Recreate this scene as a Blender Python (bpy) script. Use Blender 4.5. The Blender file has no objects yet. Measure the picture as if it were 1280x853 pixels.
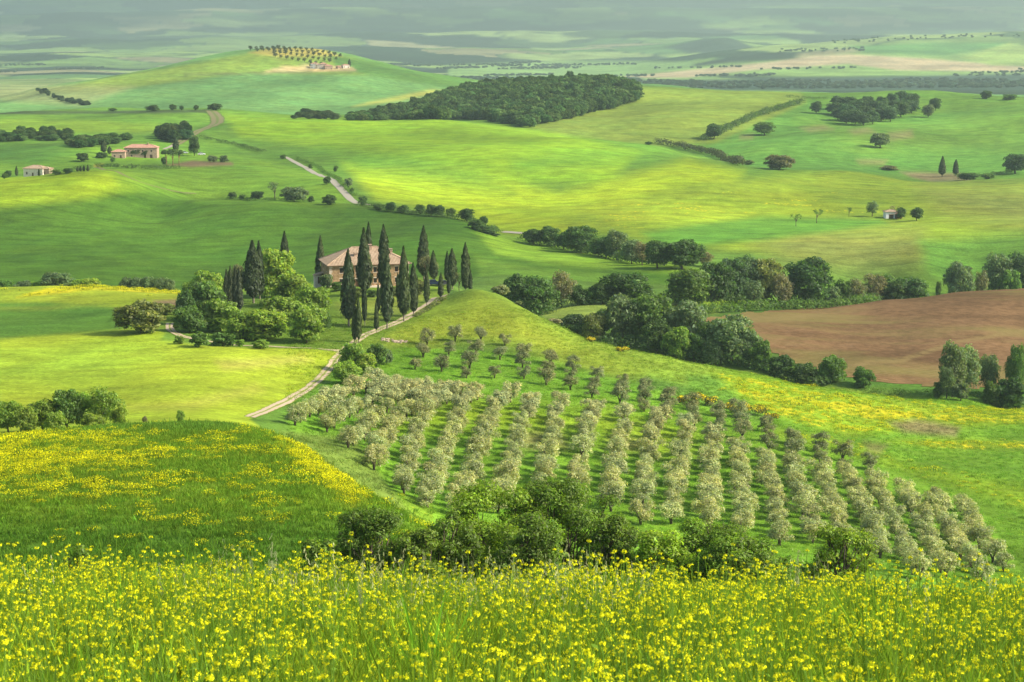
import bpy, math, random
import numpy as np
from mathutils import Vector, Matrix
R = math.radians
rng = np.random.default_rng(7)
random.seed(7)
S = bpy.context.scene
COL = S.collection

# ------------------------------------------------------------------ camera, sky, sun, exposure
F = 2300.0                     # focal length in pixels of the 1280-wide photograph
PITCH = math.atan((426.5 - 60) / F)
cam_d = bpy.data.cameras.new('camera')
cam_d.sensor_width = 36.0
cam_d.lens = 36.0 * F / 1280
cam_d.clip_start = 0.2
cam_d.clip_end = 60000
cam_d.dof.use_dof = True
cam_d.dof.focus_distance = 380
cam_d.dof.aperture_fstop = 9.0
cam = bpy.data.objects.new('camera', cam_d)
COL.objects.link(cam)
cam.rotation_euler = (R(90) - PITCH, 0, 0)
S.camera = cam

TO_SUN = Vector((0.80, -0.14, 0.60)).normalized()
SUN_EL = math.asin(TO_SUN.z)
SUN_AZ = math.atan2(TO_SUN.x, TO_SUN.y)
w = bpy.data.worlds.new('World')
S.world = w
w.use_nodes = True
nt = w.node_tree
sky = nt.nodes.new('ShaderNodeTexSky')
sky.sky_type = 'NISHITA'
sky.sun_disc = False
sky.sun_elevation = SUN_EL
sky.sun_rotation = SUN_AZ
sky.air_density = 1.0
sky.dust_density = 2.5
sky.ozone_density = 1.0
bg = nt.nodes['Background']
bg.inputs['Strength'].default_value = 0.12
nt.links.new(sky.outputs[0], bg.inputs[0])
sun_d = bpy.data.lights.new('sun', 'SUN')
sun_d.energy = 4.2
sun_d.angle = R(7)
sun_d.color = (1.0, 0.93, 0.80)
sun = bpy.data.objects.new('sun', sun_d)
COL.objects.link(sun)
sun.rotation_euler = TO_SUN.to_track_quat('Z', 'Y').to_euler()
S.view_settings.view_transform = 'Standard'
S.view_settings.look = 'None'
S.view_settings.gamma = 1.0
S.view_settings.use_curve_mapping = False
S.view_settings.exposure = 1.10
S.cycles.use_denoising = True
S.cycles.max_bounces = 6
S.cycles.diffuse_bounces = 4
S.cycles.glossy_bounces = 2
S.cycles.transmission_bounces = 4
S.cycles.transparent_max_bounces = 6
S.cycles.volume_bounces = 0
S.cycles.caustics_reflective = False
S.cycles.caustics_refractive = False

# ------------------------------------------------------------------ photograph pixel <-> world
cT, sT = math.cos(PITCH), math.sin(PITCH)
def ray(px, py):
    """u = X/Y and s = Z/Y of the ray through a pixel of the photograph."""
    px = np.asarray(px, float); py = np.asarray(py, float)
    xc = (px - 640) / F; yc = (426.5 - py) / F
    Y = cT + yc * sT
    return xc / Y, (-sT + yc * cT) / Y
def proj(X, Y, Z):
    f = Y * cT - Z * sT
    v = Y * sT + Z * cT
    f = np.where(np.abs(f) < 1e-6, 1e-6, f)
    return 640 + F * X / f, 426.5 - F * v / f

# ------------------------------------------------------------------ terrain: survey points (pixel x, pixel y, distance)
TP = []
def T(*pts):
    TP.extend(pts)
# hillside under the camera falling away behind the flower meadow
for px, a, b, c, d in ((-420, 772, 800, 770, 735), (0, 775, 800, 765, 722), (320, 780, 805, 765, 722), (640, 786, 810, 772, 728),
                       (960, 794, 820, 780, 730), (1280, 804, 832, 800, 752), (1700, 815, 845, 815, 775)):
    T((px, a + 16, 24), (px, b + 14, 40), (px, c + 6, 70), (px, d + (12 if px < 400 else 0), 92 if px < 400 else 105))
# left mound
T((-420, 705, 114), (0, 691, 112), (200, 690, 112), (380, 694, 112), (-420, 650, 124), (0, 650, 119), (200, 650, 119), (380, 660, 118), (0, 620, 127), (200, 620, 127), (340, 622, 127), (0, 590, 138), (200, 590, 138), (330, 592, 138),
  (0, 572, 147), (150, 568, 149), (300, 571, 148), (100, 551, 162), (230, 548, 164),
  (-420, 560, 195), (-200, 549, 190), (0, 548, 180), (100, 537, 186), (200, 531, 189), (260, 531, 188), (300, 535, 184), (340, 544, 176), (380, 565, 160), (420, 596, 144),
  (450, 622, 134), (485, 662, 122), (-420, 568, 285), (-200, 558, 285), (-200, 562, 225), (0, 552, 220), (200, 541, 226), (0, 550, 282), (150, 540, 285), (250, 533, 290), (310, 530, 290), (340, 546, 230),
  (400, 592, 205), (450, 644, 188), (500, 692, 165))
# gully and lower slope right of the mound
T((600, 735, 160), (1000, 738, 160), (1280, 758, 160), (1700, 780, 160), (600, 726, 210), (1000, 732, 215), (1280, 752, 220), (1700, 770, 220),
  (520, 700, 240), (700, 702, 256), (900, 707, 260), (1100, 718, 264), (1280, 738, 268), (1700, 745, 275),
  (385, 549, 312), (430, 562, 305), (470, 622, 268))
# left field
T((-420, 545, 315), (0, 530, 312), (100, 528, 315), (200, 522, 316), (260, 520, 320), (310, 523, 325), (345, 525, 327),
  (-420, 500, 350), (0, 500, 345), (150, 500, 345), (300, 490, 355), (370, 478, 380), (-420, 450, 405), (0, 450, 400), (150, 450, 400), (300, 440, 406), (400, 442, 414),
  (0, 415, 450), (120, 415, 450), (200, 424, 432), (-420, 390, 500), (0, 385, 500), (100, 382, 502), (170, 397, 473),
  (-420, 368, 560), (-200, 364, 555), (0, 360, 550), (60, 358, 550), (120, 358, 548), (180, 362, 545), (230, 368, 540),
  (-420, 380, 630), (0, 373, 620), (100, 373, 620), (200, 373, 622))
# villa knoll
T((220, 420, 440), (300, 432, 428), (390, 430, 430), (330, 380, 500), (300, 366, 545), (370, 361, 555), (380, 372, 518), (412, 359, 528), (480, 362, 524), (520, 362, 524), (440, 357, 545),
  (500, 354, 550), (560, 353, 548), (400, 364, 625), (520, 364, 625), (470, 385, 492), (430, 405, 466),
  (545, 378, 500), (500, 400, 474), (460, 415, 452), (440, 430, 435), (415, 455, 408), (400, 475, 386), (360, 500, 354))
# ridge of the olive hill
T((560, 364, 518), (590, 362, 505), (625, 370, 495), (660, 388, 485), (700, 408, 475), (760, 430, 462), (830, 445, 455), (900, 460, 452), (960, 472, 450),
  (1040, 487, 446), (1100, 495, 445), (1170, 503, 442), (1280, 512, 440), (1450, 520, 440), (1700, 528, 440))
# olive hill, near face
T((600, 400, 472), (520, 410, 462), (700, 432, 453), (640, 440, 440), (500, 440, 434), (560, 455, 420), (760, 468, 428), (850, 480, 423), (950, 497, 415), (1050, 520, 405),
  (1150, 538, 402), (1280, 545, 400), (1700, 560, 400), (450, 488, 374), (550, 490, 380), (650, 497, 380), (750, 508, 378), (850, 532, 367), (950, 558, 354),
  (500, 472, 396), (600, 474, 404), (700, 482, 406), (800, 497, 400), (900, 522, 385),
  (420, 520, 346), (500, 540, 338), (600, 552, 337), (700, 560, 338), (800, 572, 338), (900, 585, 336), (1000, 590, 338), (1100, 598, 340), (1200, 605, 346), (1280, 602, 352), (1700, 610, 352),
  (460, 592, 296), (520, 640, 272), (600, 642, 283), (700, 642, 289), (800, 644, 293), (900, 648, 296), (1000, 654, 298), (1100, 665, 299), (1200, 685, 297), (1280, 698, 296), (1700, 705, 300))
# valley behind the ridge
T((620, 395, 528), (700, 428, 502), (760, 446, 496), (830, 458, 490), (900, 472, 487), (1000, 488, 482), (1100, 502, 474), (1280, 518, 468), (1700, 530, 468),
  (660, 398, 548), (720, 412, 522), (800, 428, 512), (900, 450, 500), (960, 464, 492), (720, 388, 562), (650, 394, 570),
  (900, 402, 556), (1000, 391, 590), (1100, 377, 622), (1200, 366, 642), (1280, 362, 650), (1450, 358, 660), (1700, 356, 660),
  (1000, 430, 525), (1100, 432, 528), (1200, 430, 528), (1280, 430, 532), (1100, 400, 572), (1200, 395, 573), (1280, 392, 578), (1700, 430, 540), (1040, 472, 490), (1100, 478, 487), (1200, 488, 482), (1280, 492, 480),
  (1700, 364, 710), (1280, 370, 702), (1200, 373, 695), (1100, 378, 685), (1000, 378, 660), (760, 380, 580), (860, 378, 605))
# dark hill behind the villa
T((620, 352, 620), (700, 352, 635), (800, 350, 650), (700, 334, 680), (600, 322, 700), (500, 300, 742), (300, 350, 690), (100, 347, 690), (0, 347, 690), (-420, 350, 690),
  (300, 300, 790), (100, 300, 790), (0, 300, 790), (-420, 300, 790), (500, 280, 815), (200, 262, 880), (400, 275, 830),
  (-420, 236, 1000), (-150, 230, 990), (0, 224, 980), (60, 219, 970), (119, 213, 960), (170, 228, 930), (245, 245, 900), (340, 250, 885), (430, 257, 872), (500, 264, 860), (560, 272, 846),
  (600, 284, 820), (625, 302, 782), (645, 312, 760), (700, 322, 722), (780, 331, 692), (840, 338, 670),
  (-420, 240, 1040), (0, 227, 1025), (119, 216, 1005), (245, 248, 945), (340, 253, 925), (430, 259, 905), (560, 275, 884), (620, 296, 834), (700, 316, 770), (800, 326, 730))
# rolling hills in the middle distance
T((40, 219, 1075), (110, 208, 1085), (170, 197, 1145), (60, 205, 1120), (300, 225, 1010), (380, 235, 965), (430, 240, 950), (300, 195, 1150), (360, 200, 1140), (230, 200, 1120),
  (640, 290, 850), (600, 255, 950), (500, 235, 1000), (600, 205, 1120), (450, 190, 1180), (700, 285, 860), (750, 250, 965), (800, 300, 795), (900, 312, 760), (1000, 330, 722), (1150, 330, 722), (1280, 330, 725), (1700, 335, 725),
  (1117, 274, 895), (900, 265, 915), (1000, 268, 905), (1280, 262, 925), (1700, 262, 930), (1000, 235, 1030), (1200, 232, 1050), (800, 215, 1090), (700, 200, 1140),
  (100, 180, 1250), (0, 186, 1230), (-420, 190, 1240), (0, 165, 1400), (100, 165, 1400), (250, 165, 1390), (100, 150, 1550), (350, 165, 1380), (500, 165, 1360),
  (-420, 144, 1720), (0, 141, 1700), (150, 138, 1700), (260, 138, 1660), (330, 145, 1560), (420, 150, 1490), (540, 151, 1450), (640, 158, 1400), (740, 174, 1320), (830, 186, 1275), (900, 204, 1205),
  (960, 213, 1160), (1060, 209, 1175), (1150, 221, 1110), (1280, 224, 1095), (1700, 228, 1095),
  (640, 163, 1480), (740, 180, 1400), (830, 192, 1340), (900, 210, 1260), (960, 217, 1225), (1060, 214, 1230), (1150, 225, 1160), (1280, 227, 1150), (1700, 230, 1150),
  (950, 192, 1320), (1000, 172, 1420), (1100, 190, 1330), (1200, 190, 1330), (1280, 200, 1280), (1700, 195, 1300), (1000, 140, 1620), (1100, 152, 1560), (1200, 152, 1560), (1700, 155, 1560), (800, 168, 1470), (860, 142, 1600),
  (700, 157, 1520), (790, 112, 1830), (860, 111, 1830), (950, 117, 1800), (1050, 121, 1790), (1150, 120, 1800), (1280, 120, 1800), (1700, 122, 1800), (790, 120, 2150), (1000, 126, 2150), (1280, 126, 2150), (1700, 128, 2150),
  (430, 148, 1600), (520, 146, 1620), (600, 148, 1590), (740, 140, 1650), (480, 135, 1750), (560, 123, 1850), (650, 110, 1900), (700, 106, 1910), (740, 107, 1880), (600, 122, 2100), (690, 114, 2120),
  (-420, 148, 1850), (0, 144, 1850), (150, 143, 1850), (260, 143, 1800), (400, 148, 1740))
# hill with the hilltop hamlet
T((0, 138, 1960), (-420, 138, 2000), (120, 134, 1980), (300, 139, 1950), (430, 137, 1960), (540, 118, 2230), (200, 112, 2160), (350, 108, 2200), (480, 110, 2220),
  (-420, 124, 2400), (0, 124, 2350), (60, 110, 2340), (150, 95, 2400), (250, 76, 2460), (310, 66, 2510), (370, 62, 2550), (430, 70, 2540), (500, 86, 2500), (580, 98, 2450), (640, 108, 2400),
  (390, 87, 2390), (340, 87, 2380), (0, 122, 2700), (150, 108, 2900), (300, 92, 3000), (450, 95, 3000), (600, 110, 2800))
# far plain and the foot of the mountain
for px in (-420, 0, 320, 640, 960, 1280, 1700):
    T((px, 112 + (px > 900) * 3, 3300), (px, 101, 4400), (px, 60, 9200), (px, 28, 12500), (px, 2, 15500), (px, -35, 19500), (px, -90, 26000))
T((-420, 80, 6500), (0, 82, 6500), (320, 78, 6900), (640, 82, 6500), (840, 84, 5900), (1000, 76, 5500), (1150, 76, 5500), (1280, 80, 5400), (1700, 80, 5500), (880, 68, 6100), (1000, 57, 6200), (1120, 46, 6500), (1280, 40, 6500), (1700, 36, 6600),
  (1000, 64, 7400), (1120, 56, 7500), (1280, 52, 7500), (1700, 50, 7600), (850, 70, 7600), (905, 49, 8000), (930, 55, 8000), (870, 55, 8000), (0, 68, 7900), (500, 67, 7900))
TP = np.array(TP, float)
_u, _s = ray(TP[:, 0], TP[:, 1])
US = 2.2
CX = np.stack([_u * US, np.log(TP[:, 2])], 1)
def _k(d2):
    return 0.5 * d2 * np.log(d2 + 1e-12)
def _tps(C, V, lam):
    n = len(C)
    d2 = ((C[:, None] - C[None]) ** 2).sum(-1)
    A = np.zeros((n + 3, n + 3))
    A[:n, :n] = _k(d2) + lam * np.eye(n)
    P = np.hstack([np.ones((n, 1)), C])
    A[:n, n:] = P
    A[n:, :n] = P.T
    return np.linalg.solve(A, np.concatenate([V, np.zeros(3)]))
_w = _tps(CX, _s, 2e-6)
def _eval(Q):
    out = np.empty(len(Q))
    for i in range(0, len(Q), 20000):
        q = Q[i:i + 20000]
        d2 = (q[:, :1] - CX[None, :, 0]) ** 2 + (q[:, 1:] - CX[None, :, 1]) ** 2
        out[i:i + 20000] = _k(d2) @ _w[:-3] + _w[-3] + q @ _w[-2:]
    return out
# the survey is resampled once to a fine table; every later height lookup is a bicubic read of that table
GU = np.linspace(-0.62, 0.62, 311)
GL = np.linspace(math.log(20), math.log(26000), 430)
_gu, _gl = np.meshgrid(GU * US, GL)
GS = _eval(np.stack([_gu.ravel(), _gl.ravel()], 1)).reshape(_gu.shape)
def _cub(p0, p1, p2, p3, t):
    return p1 + 0.5 * t * (p2 - p0 + t * (2 * p0 - 5 * p1 + 4 * p2 - p3 + t * (3 * (p1 - p2) + p3 - p0)))
FAR_HILLS = [(60, 7000, 20, 700, 380), (330, 7600, 24, 900, 420), (640, 8000, 26, 900, 400), (180, 9300, 34, 1200, 480), (500, 9900, 40, 1100, 500), (780, 10200, 40, 1200, 520), (1060, 9600, 36, 1000, 480), (1290, 9900, 44, 1200, 500),
             (-60, 11800, 60, 1600, 650), (300, 12400, 66, 1500, 650), (620, 12900, 70, 1700, 700), (950, 12300, 62, 1500, 650), (1240, 13000, 76, 1700, 700), (120, 15200, 95, 2100, 900), (480, 15800, 100, 2000, 900), (840, 15500, 92, 2200, 900), (1150, 16300, 110, 2300, 950)]
def height(X, Y):
    X = np.asarray(X, float); Y = np.asarray(Y, float)
    Yc = np.maximum(Y, 12.0)
    u = np.clip(X / Yc, -0.619, 0.619)
    l = np.log(np.clip(Y, 20.0, 25999))
    fi = (u - GU[0]) / (GU[1] - GU[0]); fj = (l - GL[0]) / (GL[1] - GL[0])
    i = np.clip(fi.astype(int), 1, len(GU) - 3); j = np.clip(fj.astype(int), 1, len(GL) - 3)
    a = fi - i; b = fj - j
    rows = [_cub(GS[j + k, i - 1], GS[j + k, i], GS[j + k, i + 1], GS[j + k, i + 2], a) for k in (-1, 0, 1, 2)]
    zt = _cub(*rows, b) * Y
    zf = -2.30 - 0.235 * Y - 0.02 * X
    t = np.clip((Y - 22) / 12.0, 0, 1)
    t = t * t * (3 - 2 * t)
    z = zf * (1 - t) + zt * t
    for hx, hy, hh, wx_, wy_ in FAR_HILLS:
        z = z + hh * np.exp(-((X - (hx - 640) / F * hy) / wx_) ** 2 - ((Y - hy) / wy_) ** 2)
    am3 = np.clip((Y - 2900) / 2500, 0, 1)
    k3 = np.clip(Y / 9000, 0.35, 2.2)
    z = z + am3 * k3 * 4 * (np.sin(X / k3 * 0.0052 + 1.6 * np.sin(Y / k3 * 0.0021)) * np.sin(Y / k3 * 0.0031 + 1.1 * np.sin(X / k3 * 0.0033))
                             + 0.6 * np.sin(X / k3 * 0.0093 - Y / k3 * 0.0023 + 2 * np.sin(Y / k3 * 0.0013)) + 0.4 * np.sin(X / k3 * 0.017 + Y / k3 * 0.0042 + 1.5 * np.sin(X / k3 * 0.004)))
    # natural undulation: swales in the rolling hills, small bumps everywhere
    am2 = np.clip((Y - 640) / 400, 0, 1) * np.clip((3000 - Y) / 800, 0, 1)
    z = z + am2 * (3.2 * np.sin(X * 0.017 + 1.9 * np.sin(Y * 0.0061)) * np.sin(Y * 0.013 + 0.8 * np.sin(X * 0.012)) + 1.1 * np.sin(X * 0.041 - Y * 0.015))
    amp = np.clip((Y - 60) / 200, 0, 1)
    z = z + amp * (0.25 * np.sin(X * 0.11 + 1.7 * np.sin(Y * 0.045)) * np.sin(Y * 0.083 + 0.6) + 0.12 * np.sin(X * 0.31 + Y * 0.12) * np.sin(Y * 0.23 - X * 0.07))
    return z
def at(px, py, dmin=60.0, dmax=20000.0):
    """ground point seen at a pixel of the photograph (nearest hit beyond dmin)"""
    u, s = ray(px, py)
    Y = np.exp(np.arange(math.log(dmin), math.log(dmax), 0.004))
    g = height(u * Y, Y) - s * Y
    hit = np.nonzero((g[1:] >= 0) & (g[:-1] < 0))[0]
    if len(hit) == 0:
        k = int(np.argmin(np.abs(g) / Y))
        y = Y[k]
    else:
        k = hit[0]
        t = g[k] / (g[k] - g[k + 1])
        y = Y[k] + t * (Y[k + 1] - Y[k])
    x = float(u * y)
    return Vector((x, float(y), float(height(x, y))))
def at_d(px, D, py=300):
    u, s = ray(px, py)
    x = float(u * D)
    return Vector((x, D, float(height(x, D))))

# ------------------------------------------------------------------ mesh and object helpers
def mesh_np(name, V, Fq, mats=(), midx=None, smooth=False, attrs=None):
    """V (n,3), Fq (m,k) polygons of one size (or a list of such arrays)"""
    me = bpy.data.meshes.new(name)
    Fs = Fq if isinstance(Fq, list) else [Fq]
    Fs = [f for f in Fs if len(f)]
    me.vertices.add(len(V))
    me.vertices.foreach_set('co', np.asarray(V, np.float32).ravel())
    loops = np.concatenate([f.ravel() for f in Fs]).astype(np.int32)
    tot = np.concatenate([np.full(len(f), f.shape[1], np.int32) for f in Fs])
    start = np.concatenate([[0], np.cumsum(tot)[:-1]]).astype(np.int32)
    me.loops.add(len(loops))
    me.loops.foreach_set('vertex_index', loops)
    me.polygons.add(len(tot))
    me.polygons.foreach_set('loop_start', start)
    me.polygons.foreach_set('loop_total', tot)
    if midx is not None:
        me.polygons.foreach_set('material_index', np.asarray(midx, np.int32))
    if smooth:
        me.polygons.foreach_set('use_smooth', np.ones(len(tot), bool))
    for m in mats:
        me.materials.append(m)
    for k, (dom, typ, arr) in (attrs or {}).items():
        a = me.attributes.new(k, typ, dom)
        a.data.foreach_set('color' if 'COLOR' in typ else 'value' if typ == 'FLOAT' else 'vector', np.asarray(arr, np.float32).ravel())
    me.update(calc_edges=True)
    me.validate()
    return me
def link(name, me, parent=None, loc=None, kind=None):
    o = bpy.data.objects.new(name, me)
    COL.objects.link(o)
    if parent is not None:
        o.parent = parent
    if loc is not None:
        o.location = loc
    if kind:
        o['kind'] = kind
    return o
def tag(o, label, cat, group=None):
    o['label'] = label
    o['category'] = cat
    if group:
        o['group'] = group
    return o
def empty(name, loc, rz=0.0, scale=None):
    o = bpy.data.objects.new(name, None)
    COL.objects.link(o)
    o.location = loc
    o.rotation_euler = (0, 0, rz)
    o.empty_display_size = 0.5
    if scale is not None:
        o.scale = scale
    return o
class MB:
    """collects simple shapes into one mesh"""
    def __init__(self):
        self.v = []; self.f = []; self.m = []
    def poly(self, pts, m=0):
        n = len(self.v)
        self.v += [tuple(p) for p in pts]
        self.f.append(list(range(n, n + len(pts))))
        self.m.append(m)
    def box(self, a, b, m=0):
        x0, y0, z0 = a; x1, y1, z1 = b
        n = len(self.v)
        self.v += [(x0, y0, z0), (x1, y0, z0), (x1, y1, z0), (x0, y1, z0), (x0, y0, z1), (x1, y0, z1), (x1, y1, z1), (x0, y1, z1)]
        for q in ((0, 3, 2, 1), (4, 5, 6, 7), (0, 1, 5, 4), (1, 2, 6, 5), (2, 3, 7, 6), (3, 0, 4, 7)):
            self.f.append([n + i for i in q]); self.m.append(m)
    def tube(self, pts, rad, seg=6, m=0, cap=True):
        pts = [Vector(p) for p in pts]
        n = len(self.v)
        for i, p in enumerate(pts):
            d = (pts[min(i + 1, len(pts) - 1)] - pts[max(i - 1, 0)]).normalized()
            a = d.orthogonal().normalized() if abs(d.z) < 0.9 else Vector((1, 0, 0))
            a = (a - d * a.dot(d)).normalized(); b = d.cross(a)
            for k in range(seg):
                t = 2 * math.pi * k / seg
                self.v.append(tuple(p + (a * math.cos(t) + b * math.sin(t)) * rad[i]))
        for i in range(len(pts) - 1):
            for k in range(seg):
                k2 = (k + 1) % seg
                self.f.append([n + i * seg + k, n + i * seg + k2, n + (i + 1) * seg + k2, n + (i + 1) * seg + k]); self.m.append(m)
        if cap:
            self.f.append([n + (len(pts) - 1) * seg + k for k in range(seg)]); self.m.append(m)
            self.f.append([n + seg - 1 - k for k in range(seg)]); self.m.append(m)
    def mesh(self, name, mats, smooth=False):
        me = bpy.data.meshes.new(name)
        me.from_pydata(self.v, [], self.f)
        for m in mats:
            me.materials.append(m)
        me.polygons.foreach_set('material_index', self.m)
        if smooth:
            me.polygons.foreach_set('use_smooth', [True] * len(self.f))
        me.update()
        return me

# ------------------------------------------------------------------ materials
class NT:
    def __init__(self, name):
        self.mat = bpy.data.materials.new(name)
        self.mat.use_nodes = True
        self.t = self.mat.node_tree
        self.t.nodes.clear()
        self.out = self.t.nodes.new('ShaderNodeOutputMaterial')
    def n(self, typ, ins=None, **kw):
        nd = self.t.nodes.new(typ)
        for k, v in kw.items():
            setattr(nd, k, v)
        for k, v in (ins or {}).items():
            self.set(nd.inputs[k], v)
        return nd
    def set(self, sock, v):
        if isinstance(v, bpy.types.NodeSocket):
            self.t.links.new(v, sock)
        elif isinstance(v, bpy.types.Node):
            self.t.links.new(v.outputs[0], sock)
        else:
            sock.default_value = v
    def math(self, op, a, b=0.5, c=None, clamp=False):
        nd = self.n('ShaderNodeMath', operation=op, use_clamp=clamp)
        self.set(nd.inputs[0], a); self.set(nd.inputs[1], b)
        if c is not None:
            self.set(nd.inputs[2], c)
        return nd.outputs[0]
    def mix(self, fac, a, b, blend='MIX'):
        nd = self.n('ShaderNodeMix', data_type='RGBA', blend_type=blend)
        self.set(nd.inputs[0], fac); self.set(nd.inputs[6], a); self.set(nd.inputs[7], b)
        return nd.outputs[2]
    def noise(self, vec, scale, detail=4, rough=0.55, out=0):
        nd = self.n('ShaderNodeTexNoise', {'Scale': scale, 'Detail': detail, 'Roughness': rough})
        if vec is not None:
            self.set(nd.inputs['Vector'], vec)
        return nd.outputs[out]
    def ramp(self, fac, lo, hi, a=0.0, b=1.0):
        nd = self.n('ShaderNodeMapRange', interpolation_type='SMOOTHSTEP')
        self.set(nd.inputs[0], fac)
        for i, v in ((1, lo), (2, hi), (3, a), (4, b)):
            self.set(nd.inputs[i], v)
        return nd.outputs[0]
    def mapping(self, vec, scale=(1, 1, 1), rot=(0, 0, 0)):
        nd = self.n('ShaderNodeMapping', {'Scale': scale, 'Rotation': rot})
        self.set(nd.inputs['Vector'], vec)
        return nd.outputs[0]
    def bsdf(self, col, rough=0.8, spec=0.2, normal=None):
        nd = self.n('ShaderNodeBsdfPrincipled')
        self.set(nd.inputs['Base Color'], col)
        self.set(nd.inputs['Roughness'], rough)
        self.set(nd.inputs['Specular IOR Level'], spec)
        if normal is not None:
            self.set(nd.inputs['Normal'], normal)
        return nd.outputs[0]
    def done(self, sh):
        self.t.links.new(sh, self.out.inputs['Surface'])
        return self.mat
def c4(c):
    return (c[0], c[1], c[2], 1.0)
def simple(name, col, rough=0.8, spec=0.2, var=0.25, scale=1.5, dirt=None):
    m = NT(name)
    p = m.n('ShaderNodeTexCoord').outputs['Object']
    f = m.noise(p, scale, 6, 0.65)
    k = m.ramp(f, 0.3, 0.7, 1 - var, 1 + var)
    c = m.mix(1.0, c4(col), k, 'MULTIPLY')
    if dirt:
        c = m.mix(m.ramp(m.noise(p, scale * 0.35, 5, 0.7), 0.5, 0.72, 0, 0.8), c, c4(dirt))
    return m.done(m.bsdf(c, rough, spec))
def leaf_material(name, trans=0.35, rough=0.6):
    """leaf colour = object colour x per-leaf tone"""
    m = NT(name)
    oi = m.n('ShaderNodeObjectInfo')
    at_ = m.n('ShaderNodeAttribute', attribute_name='tone')
    tone = at_.outputs['Color']
    hue = m.mix(m.ramp(oi.outputs['Random'], 0, 1, 0, 0.35), oi.outputs['Color'], (0.10, 0.13, 0.02, 1))
    hue = m.mix(0.75, oi.outputs['Color'], hue)
    c = m.mix(1.0, hue, tone, 'MULTIPLY')
    d = m.n('ShaderNodeBsdfDiffuse', {'Color': c}).outputs[0]
    g = m.n('ShaderNodeBsdfGlossy', {'Color': (0.6, 0.6, 0.6, 1), 'Roughness': rough}).outputs[0]
    t = m.n('ShaderNodeBsdfTranslucent', {'Color': m.mix(1.0, c, (1.25, 1.35, 0.6, 1), 'MULTIPLY')}).outputs[0]
    s = m.n('ShaderNodeMixShader', {0: trans, 1: d, 2: t}).outputs[0]
    s = m.n('ShaderNodeMixShader', {0: 0.03, 1: s, 2: g}).outputs[0]
    return m.done(s)

# ------------------------------------------------------------------ ground sheet with its land cover
def sd_poly(px, py, P):
    """signed pixel distance to polygon (positive inside)"""
    P = np.asarray(P, float)
    inside = np.zeros(px.shape, bool)
    dmin = np.full(px.shape, 1e9)
    n = len(P)
    for i in range(n):
        x0, y0 = P[i]; x1, y1 = P[(i + 1) % n]
        dx, dy = x1 - x0, y1 - y0
        L = dx * dx + dy * dy + 1e-9
        t = np.clip(((px - x0) * dx + (py - y0) * dy) / L, 0, 1)
        dmin = np.minimum(dmin, (px - x0 - t * dx) ** 2 + (py - y0 - t * dy) ** 2)
        c = ((y0 > py) != (y1 > py))
        with np.errstate(divide='ignore', invalid='ignore'):
            xi = x0 + (py - y0) * dx / (dy if dy != 0 else 1e-9)
        inside ^= c & (px < xi)
    d = np.sqrt(dmin)
    return np.where(inside, d, -d)
us_in = np.arange(-0.30, 0.3001, 0.0011)
us = np.concatenate([np.linspace(-0.60, -0.302, 50), us_in, np.linspace(0.302, 0.60, 50)])
def span(a, b, st):
    return np.exp(np.arange(math.log(a), math.log(b), st))
ys = np.concatenate([[-14, -8, -4, 0, 2, 4], np.arange(6, 24, 1.0), span(24, 110, 0.05), span(110, 560, 0.0075), span(560, 2700, 0.0085), span(2700, 9000, 0.009), span(9000, 25800, 0.011)])
UU, YY = np.meshgrid(us, ys)
XX = UU * np.maximum(YY, 14)
ZZ = height(XX, YY)
PX, PY = proj(XX.ravel(), YY.ravel(), ZZ.ravel())
DD = YY.ravel()
N = len(DD)
colr = np.zeros((N, 3)); flow = np.zeros(N); dry = np.zeros(N)
colr[:] = (0.090, 0.170, 0.022)
BIG = 3000
def field(P, d0, d1, col, fl=None, dr=None, fe=2.0, a=1.0):
    sel = np.nonzero((DD >= d0) & (DD <= d1))[0]
    if P is not None:
        P = np.asarray(P, float)
        x0, y0 = P.min(0) - fe * 4 - 2; x1, y1 = P.max(0) + fe * 4 + 2
        q = (PX[sel] > x0) & (PX[sel] < x1) & (PY[sel] > y0) & (PY[sel] < y1)
        sel = sel[q]
        if len(sel) == 0:
            return
        t = np.clip(sd_poly(PX[sel], PY[sel], P) / fe * 0.5 + 0.5, 0, 1) * a
    else:
        t = np.full(len(sel), a)
    t = t * t * (3 - 2 * t) if a == 1 else t
    if col is not None:
        colr[sel] += (np.array(col) - colr[sel]) * t[:, None]
    if fl is not None:
        flow[sel] += (fl - flow[sel]) * t
    if dr is not None:
        dry[sel] += (dr - dry[sel]) * t
W = 2200
def band(y0, y1):
    return [(-900, y0), (W, y0), (W, y1), (-900, y1)]
G_BRIGHT = (0.235, 0.300, 0.020)
G_LIME = (0.150, 0.235, 0.020)
G_MID = (0.085, 0.170, 0.020)
G_DARK = (0.050, 0.120, 0.018)
G_BLUE = (0.085, 0.185, 0.060)
SOIL = (0.150, 0.085, 0.048)
TAN = (0.34, 0.26, 0.13)
# far: plain and mountain foot
field(None, 2600, 30000, (0.055, 0.105, 0.045))
frng = np.random.default_rng(12)
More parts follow.
